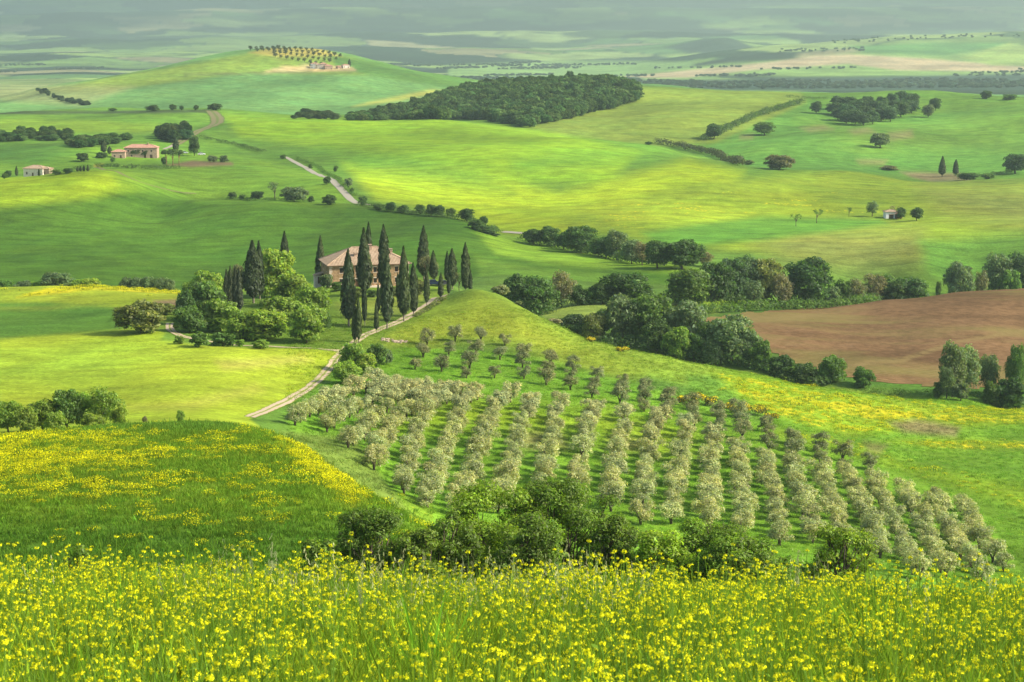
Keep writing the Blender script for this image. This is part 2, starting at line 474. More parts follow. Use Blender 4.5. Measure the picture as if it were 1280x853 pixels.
# patchwork of fields, woods and hedges on the plain and the mountain foot (laid out on the land itself)
far = np.nonzero(DD > 2600)[0]
fx, fy = XX.ravel()[far], DD[far]
CW, CH = 420.0, 460.0
wx = fx + 90 * np.sin(fy * 0.0021 + 1.1 * np.sin(fx * 0.0013)) + 50 * np.sin(fy * 0.011 + fx * 0.004)
wy = fy + 110 * np.sin(fx * 0.0017 + 0.7 * np.sin(fy * 0.0007)) + 60 * np.sin(fx * 0.010)
gi, gj = np.floor(wx / CW).astype(int), np.floor(wy / CH).astype(int)
def hsh(i, j, k):
    h = (i * 374761393 + j * 668265263 + k * 2147483647) & 0x7fffffff
    h = ((h ^ (h >> 13)) * 1274126177) & 0x7fffffff
    return ((h ^ (h >> 16)) & 0xffff) / 65535.0
d1 = np.full(len(far), 1e18); d2 = d1.copy(); cell = np.zeros(len(far)); celb = np.zeros(len(far))
for di in (-1, 0, 1):
    for dj in (-1, 0, 1):
        ii, jj = gi + di, gj + dj
        sx = (ii + 0.1 + 0.8 * hsh(ii, jj, 1)) * CW; sy = (jj + 0.1 + 0.8 * hsh(ii, jj, 2)) * CH
        dd = ((wx - sx) / CW) ** 2 + ((wy - sy) / CH) ** 2
        nb = dd < d1
        d2 = np.where(nb, d1, np.minimum(d2, dd)); d1 = np.where(nb, dd, d1)
        cell = np.where(nb, hsh(ii, jj, 3), cell); celb = np.where(nb, hsh(ii, jj, 4), celb)
pal = np.array([(0.13, 0.22, 0.05), (0.20, 0.30, 0.07), (0.09, 0.18, 0.05), (0.24, 0.23, 0.11), (0.16, 0.25, 0.06), (0.22, 0.30, 0.09), (0.06, 0.11, 0.035), (0.026, 0.050, 0.022), (0.022, 0.044, 0.020)])
up_ = np.clip((fy - 6500) / 9000, 0, 1)                       # more woodland up the mountain
pick = np.clip(cell ** (0.9 - 0.62 * up_) * 9, 0, 8.99).astype(int)
fc = pal[pick] * (0.55 + 0.4 * celb)[:, None] * (1 - 0.35 * up_)[:, None]
edge = np.clip(1 - (np.sqrt(d2) - np.sqrt(d1)) / 0.10, 0, 1) * (celb > 0.35)
fc = fc + (np.array([0.026, 0.050, 0.024]) - fc) * edge[:, None]
colr[far] = fc
field([(560, 82), (700, 76), (860, 78), (900, 98), (700, 102), (560, 98)], 2700, 9000, (0.15, 0.25, 0.07), fe=3)
field([(800, 92), (900, 80), (1000, 74), (1100, 62), (1280, 56), (1900, 50), (1900, 92), (1100, 98)], 3600, 7000, (0.16, 0.26, 0.06), fe=3)
field([(760, 98), (860, 88), (960, 78), (1020, 70), (1060, 68), (1150, 73), (1290, 84), (1290, 90), (1120, 88), (1060, 80), (940, 88), (860, 97)], 3600, 7000, (0.33, 0.26, 0.15), fe=2)
field([(1060, 58), (1160, 54), (1260, 53), (1240, 60), (1180, 70), (1080, 66)], 3600, 7000, (0.08, 0.19, 0.04), fe=2)
field([(1200, 72), (1262, 54), (1300, 62), (1300, 82), (1240, 82)], 3600, 7000, (0.20, 0.28, 0.06), fe=2)
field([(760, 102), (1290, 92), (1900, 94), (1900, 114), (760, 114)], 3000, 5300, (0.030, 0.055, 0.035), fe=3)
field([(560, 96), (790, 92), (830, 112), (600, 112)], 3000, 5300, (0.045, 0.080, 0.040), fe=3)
field([(830, 60), (880, 48), (910, 46), (950, 62), (880, 68)], 7000, 9000, (0.025, 0.045, 0.025), fe=2)
# hamlet hill
field(None, 1880, 2650, (0.105, 0.215, 0.060))
field([(40, 116), (150, 94), (250, 78), (320, 64), (440, 72), (520, 92), (480, 94), (300, 92), (120, 116)], 1900, 2700, (0.16, 0.235, 0.035), fe=3)
field([(415, 70), (520, 82), (600, 100), (570, 110), (480, 98), (420, 86)], 1900, 2700, (0.075, 0.16, 0.030), fe=3)
field([(310, 66), (345, 58), (400, 60), (428, 70), (390, 71), (350, 72)], 2300, 2700, (0.33, 0.28, 0.06), fe=2)
field([(325, 91), (350, 84), (390, 81), (440, 84), (446, 89), (400, 90), (330, 92)], 2200, 2700, (0.36, 0.28, 0.13), fe=1.5)
field([(230, 92), (390, 89), (392, 91), (230, 94)], 2200, 2700, (0.10, 0.12, 0.04), fe=1.5)
field([(460, 128), (540, 112), (565, 114), (500, 126), (440, 134)], 1900, 2600, (0.28, 0.30, 0.06), fe=3)
field([(-400, 104), (60, 106), (170, 108), (100, 132), (0, 126), (-400, 126)], 1950, 4600, (0.24, 0.26, 0.10), fe=4, a=0.7)
# rolling middle hills; cloud shade and folds are partly painted as tone differences
field(None, 1040, 1880, G_MID)
field(band(136, 165), 1380, 1750, (0.090, 0.180, 0.020), fe=3)
field([(-900, 137), (130, 139), (268, 137), (262, 141), (60, 143), (-900, 145)], 1500, 1800, (0.05, 0.075, 0.025), fe=1.2)
field([(-900, 150), (100, 150), (240, 160), (210, 166), (-900, 166)], 1300, 1700, (0.15, 0.24, 0.022), fe=5)
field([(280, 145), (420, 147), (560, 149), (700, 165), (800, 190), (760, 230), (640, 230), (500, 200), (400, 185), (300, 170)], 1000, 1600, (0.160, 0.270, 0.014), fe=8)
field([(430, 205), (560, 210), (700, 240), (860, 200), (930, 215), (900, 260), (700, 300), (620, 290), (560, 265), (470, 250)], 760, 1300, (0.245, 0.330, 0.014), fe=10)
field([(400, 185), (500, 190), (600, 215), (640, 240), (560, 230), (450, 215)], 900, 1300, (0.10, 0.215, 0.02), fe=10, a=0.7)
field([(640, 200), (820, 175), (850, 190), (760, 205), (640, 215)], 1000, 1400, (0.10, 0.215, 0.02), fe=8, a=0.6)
field([(660, 160), (800, 108), (1000, 116), (1010, 130), (900, 178), (820, 182), (740, 174)], 1280, 1900, (0.150, 0.205, 0.030), fe=4)
field([(870, 190), (1010, 128), (1090, 150), (1300, 130), (1900, 130), (1900, 225), (960, 216)], 1150, 1900, (0.085, 0.195, 0.028), fe=4)
field([(1000, 150), (1160, 160), (1300, 125), (1900, 125), (1900, 170), (1200, 185), (1080, 190)], 1200, 1900, (0.125, 0.225, 0.025), fe=14, a=0.7)
for q in ([(1000, 160), (1030, 157), (1042, 162), (1012, 165)], [(1110, 166), (1140, 163), (1142, 172), (1112, 176)], [(925, 169), (942, 168), (940, 174), (925, 174)], [(1060, 163), (1085, 160), (1095, 166), (1068, 168)], [(1070, 200), (1110, 200), (1105, 206), (1075, 205)]):
    field(q, 1150, 1900, (0.20, 0.19, 0.07), fe=3, a=0.8)
field([(1125, 215), (1200, 217), (1215, 226), (1165, 228), (1140, 222)], 1060, 1300, (0.165, 0.14, 0.065), fe=3)
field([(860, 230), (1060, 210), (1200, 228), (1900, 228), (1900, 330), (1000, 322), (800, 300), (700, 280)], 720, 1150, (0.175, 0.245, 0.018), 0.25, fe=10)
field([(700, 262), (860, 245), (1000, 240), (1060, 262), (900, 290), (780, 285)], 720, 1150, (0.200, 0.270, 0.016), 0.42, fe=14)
field([(1150, 235), (1280, 232), (1900, 230), (1900, 290), (1290, 290), (1180, 262)], 720, 1150, (0.165, 0.185, 0.040), 0.1, fe=20, a=0.8)
field([(1010, 285), (1150, 290), (1160, 325), (1080, 340), (980, 325), (940, 300)], 690, 1000, (0.170, 0.180, 0.045), 0.0, fe=18, a=0.8)
field([(1150, 300), (1300, 290), (1900, 290), (1900, 350), (1160, 350)], 690, 950, (0.085, 0.185, 0.024), 0.12, fe=12)
field([(800, 290), (950, 270), (1100, 274), (1110, 280), (960, 300), (830, 312)], 720, 980, (0.080, 0.185, 0.020), 0.1, fe=6)
# farm terrace on the left
field([(-900, 190), (80, 185), (160, 183), (240, 190), (330, 200), (420, 225), (440, 255), (340, 250), (240, 243), (160, 222), (110, 212), (-900, 226)], 900, 1300, (0.115, 0.215, 0.020), fe=4)
field([(-900, 185), (60, 182), (110, 190), (40, 205), (-900, 206)], 1040, 1300, (0.065, 0.150, 0.020), fe=8)
field([(205, 207), (240, 201), (290, 203), (292, 207), (240, 209)], 1000, 1250, (0.17, 0.12, 0.06), fe=2)
field([(118, 206), (130, 205), (128, 209), (118, 209)], 1000, 1250, (0.35, 0.28, 0.03), fe=1.5)
# dark hill behind the villa: its cloud shadow is put into the ground colour
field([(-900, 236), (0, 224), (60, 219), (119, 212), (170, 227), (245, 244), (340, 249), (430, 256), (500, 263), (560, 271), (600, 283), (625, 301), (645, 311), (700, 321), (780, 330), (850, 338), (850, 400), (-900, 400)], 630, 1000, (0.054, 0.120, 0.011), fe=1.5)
field([(-900, 224), (60, 217), (140, 213), (190, 232), (120, 246), (0, 258), (-900, 262)], 640, 1040, (0.22, 0.31, 0.014), fe=9)  # sunlit ground at the edge of the cloud shadow, painted lighter
field([(140, 214), (260, 243), (430, 252), (430, 258), (250, 250), (150, 236)], 820, 1040, (0.120, 0.220, 0.018), fe=7, a=0.8)
field([(590, 285), (640, 298), (740, 312), (850, 328), (860, 344), (760, 336), (680, 330), (620, 318)], 640, 830, (0.135, 0.235, 0.018), fe=5)
field([(595, 322), (680, 338), (760, 344), (820, 352), (700, 365), (600, 350)], 590, 760, (0.100, 0.190, 0.020), fe=6)
# valley floor
field([(560, 340), (1900, 340), (1900, 540), (560, 540)], 455, 640, (0.075, 0.140, 0.022), None, fe=4)
sel = (DD > 430) & (DD < 660) & (PX < 560)
colr[sel] = (0.13, 0.20, 0.022)
field([(660, 372), (900, 376), (900, 392), (740, 400), (680, 398)], 520, 640, (0.155, 0.205, 0.035), fe=3)
field([(1040, 470), (1300, 480), (1900, 490), (1900, 530), (1200, 502), (1080, 490)], 452, 500, (0.075, 0.165, 0.022), fe=4)
# left fields; the sun patch is painted in as a brighter green
field([(-900, 580), (340, 545), (312, 524), (334, 513), (360, 501), (386, 487), (404, 472), (415, 457), (425, 443), (430, 438), (300, 436), (215, 422), (190, 410), (235, 372), (235, 340), (-900, 340)], 230, 590, G_BRIGHT, 0.06, fe=2)
field([(-900, 518), (300, 518), (420, 440), (400, 436), (300, 434), (215, 420), (190, 410), (-900, 418)], 282, 470, G_BRIGHT, 0.05, fe=2)
field([(-900, 450), (80, 440), (200, 445), (140, 475), (0, 490), (-900, 500)], 300, 470, (0.165, 0.250, 0.020), 0.04, fe=18, a=0.7)
field([(270, 452), (350, 448), (380, 444), (390, 452), (330, 458), (280, 462)], 330, 470, (0.36, 0.33, 0.07), 0.0, fe=6, a=0.7)
field([(150, 510), (230, 502), (320, 480), (330, 490), (240, 512)], 300, 420, (0.32, 0.32, 0.05), 0.0, fe=6, a=0.6)
field([(-900, 424), (0, 424), (140, 414), (200, 404), (150, 385), (60, 378), (-900, 382)], 430, 560, (0.075, 0.165, 0.020), 0.05, fe=4)
field([(-900, 392), (60, 388), (140, 380), (140, 377), (60, 383), (-900, 387)], 430, 560, (0.16, 0.22, 0.025), 0.1, fe=2, a=0.8)
field([(-900, 380), (60, 376), (140, 379), (240, 374), (240, 362), (120, 354), (-900, 356)], 430, 590, (0.22, 0.28, 0.020), 0.30, fe=3)
field([(20, 372), (120, 362), (240, 368), (236, 362), (120, 357), (60, 360)], 430, 590, (0.40, 0.37, 0.012), 0.70, fe=2)
field([(190, 376), (225, 374), (222, 388), (195, 388)], 430, 560, (0.20, 0.15, 0.075), 0.0, fe=2)
# villa knoll and ridge
field([(200, 425), (300, 440), (400, 442), (440, 432), (480, 420), (540, 385), (545, 350), (400, 350), (380, 372), (300, 360), (220, 400)], 418, 640, (0.115, 0.190, 0.022), 0.06, fe=3)
field([(420, 380), (520, 365), (540, 372), (500, 396), (440, 410)], 440, 540, (0.17, 0.20, 0.035), 0.1, fe=5, a=0.7)
field([(545, 380), (600, 358), (660, 384), (760, 428), (900, 458), (1040, 484), (1300, 508), (1900, 520), (1900, 545), (1040, 500), (900, 490), (760, 460), (640, 410), (500, 424)], 395, 520, (0.155, 0.225, 0.022), 0.12, fe=6)
field([(500, 410), (600, 375), (660, 400), (720, 440), (800, 470), (760, 475), (640, 430), (560, 420), (490, 425)], 400, 520, (0.235, 0.275, 0.025), 0.15, fe=12, a=0.75)
# olive hill
field([(355, 520), (420, 470), (520, 425), (640, 440), (800, 480), (960, 530), (1120, 580), (1250, 640), (1300, 760), (900, 760), (520, 720), (440, 600), (370, 545)], 230, 440, (0.120, 0.235, 0.018), 0.03, fe=6)
field([(470, 520), (600, 500), (760, 508), (870, 540), (860, 575), (740, 545), (600, 535), (480, 545)], 300, 400, (0.200, 0.285, 0.018), 0.06, fe=16, a=0.85)
field([(640, 540), (700, 540), (710, 560), (650, 560)], 290, 400, (0.25, 0.19, 0.09), 0, fe=8, a=0.6)
field([(760, 548), (800, 550), (800, 562), (765, 560)], 290, 400, (0.25, 0.19, 0.09), 0, fe=6, a=0.6)
field([(860, 470), (960, 470), (1000, 512), (930, 520), (860, 498)], 400, 470, (0.10, 0.19, 0.02), 0.35, fe=8)
# right meadow
M_ = [(900, 462), (1040, 484), (1300, 506), (1900, 516), (1900, 720), (1270, 700), (1230, 640), (1120, 588), (960, 530), (930, 500)]
field(M_, 280, 470, (0.110, 0.215, 0.016), 0.22, fe=5)
field([(890, 464), (960, 474), (1060, 492), (1200, 508), (1300, 512), (1900, 520), (1900, 535), (1300, 528), (1150, 535), (1060, 545), (980, 522), (930, 500)], 380, 470, (0.18, 0.26, 0.014), 0.60, fe=7)
field([(1100, 552), (1200, 548), (1290, 552), (1290, 562), (1180, 560)], 330, 470, (0.16, 0.24, 0.014), 0.55, fe=5)
field([(970, 545), (1040, 560), (1120, 585), (1240, 620), (1290, 640), (1290, 610), (1140, 580), (1040, 548), (970, 535)], 300, 440, (0.15, 0.24, 0.014), 0.42, fe=9)
field([(1110, 528), (1150, 524), (1200, 534), (1195, 546), (1130, 540)], 380, 460, (0.165, 0.150, 0.06), 0.05, fe=6)
field([(1080, 552), (1110, 556), (1100, 568), (1085, 564)], 330, 420, (0.18, 0.16, 0.06), 0.05, fe=4, a=0.7)
# mound
MD = (DD > 60) & (DD < 284) & (PX < 540)
colr[MD] = (0.115, 0.200, 0.015)
flow[MD] = 0.37
field([(-900, 540), (100, 545), (210, 560), (170, 600), (60, 620), (-900, 630)], 90, 284, (0.12, 0.195, 0.014), 0.66, fe=30)
field([(345, 532), (375, 540), (430, 590), (460, 625), (440, 640), (390, 590), (350, 550)], 120, 284, (0.15, 0.21, 0.016), 0.85, fe=10)
field([(-900, 650), (500, 650), (500, 900), (-900, 900)], 60, 140, (0.072, 0.150, 0.014), 0.26, fe=25)  # shade of the lower slope, painted as darker green
field([(-900, 520), (120, 524), (330, 524), (330, 536), (120, 540), (-900, 556)], 150, 284, (0.10, 0.185, 0.020), 0.25, fe=6)
field([(350, 540), (440, 545), (540, 680), (470, 660), (440, 610)], 230, 330, (0.12, 0.175, 0.028), 0.05, fe=5)
field(None, -100, 60, (0.055, 0.120, 0.016), 0.0)
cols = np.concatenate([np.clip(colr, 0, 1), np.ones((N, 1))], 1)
nr, nc = UU.shape
idx = np.arange(N).reshape(nr, nc)
quads = np.stack([idx[:-1, :-1].ravel(), idx[:-1, 1:].ravel(), idx[1:, 1:].ravel(), idx[1:, :-1].ravel()], 1)

m = NT('ground_cover')
geo = m.n('ShaderNodeNewGeometry').outputs['Position']
ca = m.n('ShaderNodeAttribute', attribute_name='crop_and_light').outputs['Color']
fa = m.n('ShaderNodeAttribute', attribute_name='flowers').outputs['Fac']
flat = m.mapping(geo, (1, 1, 0.3))
big = m.noise(flat, 0.0065, 4, 0.5)
mid = m.noise(flat, 0.09, 8, 0.65)
fine = m.noise(flat, 0.9, 6, 0.7)
strk = m.noise(m.mapping(geo, (0.012, 0.30, 0.1), (0, 0, R(6))), 1.0, 4, 0.6)
strk2 = m.noise(m.mapping(geo, (0.05, 0.9, 0.2), (0, 0, R(-9))), 1.0, 3, 0.6)
k = m.math('MULTIPLY', m.ramp(big, 0.28, 0.72, 0.70, 1.28), m.ramp(mid, 0.2, 0.8, 0.66, 1.34))
k = m.math('MULTIPLY', k, m.ramp(fine, 0.2, 0.8, 0.70, 1.30))
k = m.math('MULTIPLY', k, m.ramp(strk, 0.25, 0.75, 0.91, 1.09))
k = m.math('MULTIPLY', k, m.ramp(strk2, 0.25, 0.75, 0.92, 1.08))
# seed rows and tramlines of the cereal fields
ra = m.n('ShaderNodeAttribute', attribute_name='rows').outputs['Fac']
wob = m.n('ShaderNodeVectorMath', {0: geo}, operation='ADD')
m.set(wob.inputs[1], m.n('ShaderNodeVectorMath', {0: m.noise(flat, 0.0035, 2, 0.4, 1), 1: (260, 260, 0)}, operation='MULTIPLY').outputs[0])
tl = m.n('ShaderNodeTexWave', {'Scale': 0.020, 'Distortion': 1.0, 'Detail': 2.0, 'Detail Scale': 0.05}, bands_direction='Y', wave_profile='SIN')
m.set(tl.inputs['Vector'], m.mapping(wob.outputs[0], (0.55, 1, 0), (0, 0, R(12))))
tl2 = m.n('ShaderNodeTexWave', {'Scale': 0.085, 'Distortion': 1.5, 'Detail': 2.0, 'Detail Scale': 0.1}, bands_direction='Y')
m.set(tl2.inputs['Vector'], m.mapping(wob.outputs[0], (0.55, 1, 0), (0, 0, R(12))))
lines = m.math('ADD', m.ramp(tl.outputs['Fac'], 0.0, 0.16, -0.16, 0.0), m.math('MULTIPLY', m.math('SUBTRACT', tl2.outputs['Fac'], 0.5), 0.09))
k = m.math('MULTIPLY', k, m.math('ADD', 1.0, m.math('MULTIPLY', lines, ra)))
c = m.mix(1.0, ca, k, 'MULTIPLY')
hue = m.mix(1.0, c, m.mix(m.noise(flat, 0.03, 5, 0.6), (0.80, 1.02, 1.05, 1), (1.22, 0.99, 0.80, 1)), 'MULTIPLY')
# wild flowers where the meadow carries them
fn = m.noise(m.mapping(geo, (0.55, 0.28, 0.4)), 1.0, 5, 0.65)
fn2 = m.noise(m.mapping(geo, (0.03, 0.09, 0.05)), 1.0, 3, 0.5)
fsum = m.math('ADD', m.math('MULTIPLY', fn, 0.65), m.math('MULTIPLY', fn2, 0.55))
thr = m.math('SUBTRACT', 0.86, m.math('MULTIPLY', fa, 0.46))
fm = m.ramp(m.math('SUBTRACT', fsum, thr), 0.0, 0.09)
fm = m.math('MULTIPLY', fm, m.ramp(fa, 0.0, 0.08))
yel = m.mix(fine, (0.36, 0.33, 0.012, 1), (0.60, 0.50, 0.014, 1))
c = m.mix(m.math('MULTIPLY', fm, 0.85), hue, yel)
bump = m.n('ShaderNodeBump', {'Strength': 0.6, 'Distance': 0.5, 'Height': m.math('ADD', fine, m.math('MULTIPLY', mid, 2.0))}).outputs[0]
ground_mat = m.done(m.bsdf(c, 0.95, 0.05, bump))
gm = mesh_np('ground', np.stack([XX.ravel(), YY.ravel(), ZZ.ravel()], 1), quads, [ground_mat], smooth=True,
             attrs={'rows': ('POINT', 'FLOAT', np.clip((DD - 560) / 120, 0, 1) * np.clip((2700 - DD) / 400, 0, 1)), 'crop_and_light': ('POINT', 'FLOAT_COLOR', cols), 'flowers': ('POINT', 'FLOAT', flow)})
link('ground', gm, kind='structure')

# ------------------------------------------------------------------ draped sheets: ploughed field, tracks and roads
def strip(name, pts, widths, mat, lift=0.06, dmin=60, step=2.0, worlds=None, kind='structure', crown=0.0):
    """a road laid on the ground along pixel points of the photograph"""
    W3 = worlds or [at(p[0], p[1], dmin) if len(p) == 2 else at_d(p[0], p[2], p[1]) for p in pts]
    for _ in range(2):
        W3 = [W3[0]] + [(W3[i - 1] + W3[i] * 2 + W3[i + 1]) / 4 for i in range(1, len(W3) - 1)] + [W3[-1]]
    P = []; wd = []
    n = len(W3)
    for i in range(n - 1):
        p0, p1, p2, p3 = W3[max(i - 1, 0)], W3[i], W3[i + 1], W3[min(i + 2, n - 1)]
        k = max(2, int((p2 - p1).length / step))
        for j in range(k):
            t = j / k
            P.append(_cub(p0, p1, p2, p3, t)); wd.append(widths[i] * (1 - t) + widths[i + 1] * t)
    P.append(W3[-1]); wd.append(widths[-1])
    V = []; Q = []
    for i, p in enumerate(P):
        d = P[min(i + 1, len(P) - 1)] - P[max(i - 1, 0)]
        s = Vector((d.y, -d.x, 0)).normalized()
        for k in range(5):
            o = (k - 2) / 2
            q = p + s * (wd[i] * 0.5 * o * (1 + 0.06 * math.sin(i * 1.3 + k)))
            V.append((q.x, q.y, float(height(q.x, q.y)) + lift + crown * (1 - o * o)))
    V = np.array(V)
    for i in range(len(P) - 1):
        for k in range(4):
            a = i * 5 + k
            Q.append((a, a + 1, a + 6, a + 5))
    uvx = np.tile(np.linspace(-1, 1, 5), len(P))
    me = mesh_np(name, V, np.array(Q), [mat], smooth=True, attrs={'across': ('POINT', 'FLOAT', uvx)})
    return link(name, me, kind=kind)
def track_mat(name, col, grass, mid=True, edge=0.75):
    m = NT(name)
    p = m.n('ShaderNodeNewGeometry').outputs['Position']
    ac = m.n('ShaderNodeAttribute', attribute_name='across').outputs['Fac']
    aa = m.math('ABSOLUTE', ac)
    nz = m.noise(p, 0.6, 5, 0.65)
    c = m.mix(m.noise(p, 2.5, 5, 0.7), c4([x * 0.75 for x in col]), c4([min(1, x * 1.2) for x in col]))
    g = m.mix(nz, c4([x * 0.7 for x in grass]), c4([x * 1.3 for x in grass]))
    e = m.ramp(m.math('ADD', aa, m.math('MULTIPLY', m.math('SUBTRACT', nz, 0.5), 0.7)), edge, edge + 0.15)
    if mid:
        e = m.math('MAXIMUM', e, m.ramp(m.math('ADD', aa, m.math('MULTIPLY', m.math('SUBTRACT', nz, 0.5), 0.5)), 0.10, 0.28, 0.85, 0.0))
    return m.done(m.bsdf(m.mix(e, c, g), 0.95, 0.05))
gravel = track_mat('pale_gravel', (0.40, 0.31, 0.21), (0.15, 0.19, 0.02), True)
white_road = track_mat('white_gravel', (0.29, 0.26, 0.20), (0.12, 0.17, 0.04), False, 0.9)
dirt_road = track_mat('field_track', (0.17, 0.15, 0.07), (0.10, 0.14, 0.03), True)
strip('gravel_drive', [(549, 374, 507), (536, 384, 495), (515, 394, 481), (492, 404, 468), (470, 412, 456), (450, 421, 444), (436, 431, 433), (424, 443, 420), (414, 457, 406), (403, 472, 389), (385, 486, 371), (360, 500, 354), (335, 512, 339), (312, 522, 326)],
      [6, 4.4, 3.4, 2.8, 2.5, 2.4, 2.4, 2.4, 2.4, 2.4, 2.4, 2.4, 2.4, 2.4], gravel, 0.08, 280)
strip('farm_track', [(428, 439), (400, 437), (370, 436), (340, 434), (310, 432), (280, 430), (250, 427), (228, 422), (213, 416), (207, 410), (213, 404)], [2.4] * 11, gravel, 0.08, 380)
strip('white_road', [(352, 195), (368, 201), (392, 211), (408, 222), (420, 234), (432, 245), (447, 254), (462, 259)], [2.6, 3.4, 4, 4.2, 4.2, 4.2, 4, 3.4], white_road, 0.12, 880, 5)
strip('field_track', [(264, 139), (275, 146), (279, 152), (262, 159), (246, 165), (237, 173), (218, 182)], [10, 12, 11, 8, 7, 7, 6], dirt_road, 0.2, 1050, 8)
strip('farm_lane', [(205, 176), (222, 175), (228, 178), (214, 184), (205, 187)], [2.6] * 5, white_road, 0.2, 1050, 6)
strip('dirt_path', [(120, 209), (140, 216), (160, 226), (180, 231), (215, 238), (245, 242)], [2.5] * 6, dirt_road, 0.1, 850, 6)
strip('valley_road', [(628, 291, 842), (645, 293, 838), (660, 296, 832)], [4, 4, 4], white_road, 0.15, 700, 5)

# ploughed field
m = NT('ploughed_earth')
p = m.n('ShaderNodeNewGeometry').outputs['Position']
fur = m.n('ShaderNodeTexWave', {'Scale': 0.22, 'Distortion': 2.2, 'Detail': 3.0, 'Detail Scale': 0.6}, bands_direction='Y')
m.set(fur.inputs['Vector'], m.mapping(p, (0.3, 1.0, 0.6), (0, 0, R(14))))
n1 = m.noise(m.mapping(p, (0.35, 1, 1)), 0.03, 4, 0.5); n2 = m.noise(p, 0.35, 7, 0.7)
c = m.mix(m.ramp(n2, 0.3, 0.7), (0.105, 0.058, 0.026, 1), (0.200, 0.115, 0.054, 1))
c = m.mix(m.math('MULTIPLY', fur.outputs['Fac'], 0.45), c, (0.120, 0.074, 0.034, 1))
c = m.mix(1.0, c, m.ramp(n1, 0.3, 0.7, 0.68, 1.3), 'MULTIPLY')
# a thin green flush of weeds over parts of the tilth
wd_ = m.ramp(m.noise(m.mapping(p, (0.010, 0.035, 0.02)), 1.0, 5, 0.6), 0.42, 0.60, 0, 0.6)
c = m.mix(wd_, c, (0.175, 0.155, 0.045, 1))
ab = m.n('ShaderNodeAttribute', attribute_name='ridge').outputs['Fac']
c = m.mix(m.math('MULTIPLY', ab, m.ramp(n2, 0.2, 0.7)), c, (0.20, 0.145, 0.055, 1))
bmp = m.n('ShaderNodeBump', {'Strength': 0.7, 'Distance': 0.4, 'Height': m.math('ADD', n2, fur.outputs['Fac'])}).outputs[0]
soil_mat = m.done(m.bsdf(c, 1.0, 0.02, bmp))
PL = [(878, 398), (930, 391), (1000, 386), (1060, 377), (1110, 372), (1170, 365), (1230, 362), (1290, 361), (1420, 359), (1420, 492), (1290, 487), (1180, 485), (1090, 479), (1040, 468), (985, 450), (950, 432), (915, 416), (885, 404)]
uu = np.arange(0.09, 0.342, 0.0011); yy = span(470, 668, 0.0045)
U2, Y2 = np.meshgrid(uu, yy)
X2 = U2 * Y2; Z2 = height(X2, Y2) + 0.12
p2x, p2y = proj(X2.ravel(), Y2.ravel(), Z2.ravel())
sd = sd_poly(p2x, p2y, PL) + 1.2 * np.sin(p2x * 0.21) * np.sin(p2y * 0.5 + 1)
rl = sd_poly(p2x, p2y, [(1058, 455), (1130, 447), (1195, 426), (1280, 412), (1290, 411), (1290, 414), (1195, 430), (1130, 452), (1058, 459)])
rl2 = sd_poly(p2x, p2y, [(925, 396), (1010, 393), (1100, 384), (1000, 400), (930, 403)])
rid = np.maximum(np.clip(rl / 3 + 0.6, 0, 1), np.clip(rl2 / 4 + 0.5, 0, 1) * 0.7)
id2 = np.arange(X2.size).reshape(X2.shape)
q2 = np.stack([id2[:-1, :-1].ravel(), id2[:-1, 1:].ravel(), id2[1:, 1:].ravel(), id2[1:, :-1].ravel()], 1)
q2 = q2[(sd[q2] > 0).sum(1) >= 3]
used = np.unique(q2); mp = np.full(X2.size, -1); mp[used] = np.arange(len(used))
link('ploughed_field', mesh_np('ploughed_field', np.stack([X2.ravel(), Y2.ravel(), Z2.ravel()], 1)[used], mp[q2], [soil_mat], smooth=True,
     attrs={'ridge': ('POINT', 'FLOAT', rid[used])}), kind='structure')

# ------------------------------------------------------------------ vegetation templates
leaf_mat = leaf_material('leaf', 0.5)
needle_mat = leaf_material('cypress_foliage', 0.2)
olive_mat = leaf_material('olive_leaf', 0.42, 0.45)
bark = simple('bark', (0.11, 0.085, 0.06), 0.95, 0.1, 0.35, 6)
pale_bark = simple('pale_bark', (0.20, 0.17, 0.13), 0.95, 0.1, 0.3, 6)
red_bark = simple('reddish_bark', (0.20, 0.10, 0.06), 0.95, 0.1, 0.3, 6)
def rand_dirs(r, n):
    v = r.normal(size=(n, 3))
    return v / np.linalg.norm(v, axis=1, keepdims=True)
def leaf_faces(r, C, Nn, size, aspect=0.55, fold=0.25):
    """folded diamond leaves at C facing Nn"""
    n = len(C)
    Nn = Nn / (np.linalg.norm(Nn, axis=1, keepdims=True) + 1e-9)
    A = np.cross(Nn, rand_dirs(r, n)); A /= np.linalg.norm(A, axis=1, keepdims=True) + 1e-9
    B = np.cross(Nn, A)
    s = size[:, None]
    V = np.stack([C - A * s, C + B * s * aspect + Nn * s * fold, C + A * s, C - B * s * aspect + Nn * s * fold], 1).reshape(-1, 3)
    return V, np.arange(4 * n).reshape(n, 4)
def tones(r, n, spread, warm=0.12):
    """natural leaf-to-leaf colour differences (young leaves lighter and yellower)"""
    b = np.exp(r.normal(0, spread, n)); y = r.normal(0, warm, n)
    c = np.stack([b * (1 + y), b * (1 + 0.35 * y), b * (1 - 0.5 * y), np.ones(n)], 1)
    return np.repeat(np.clip(c, 0.1, 3), 4, axis=0)
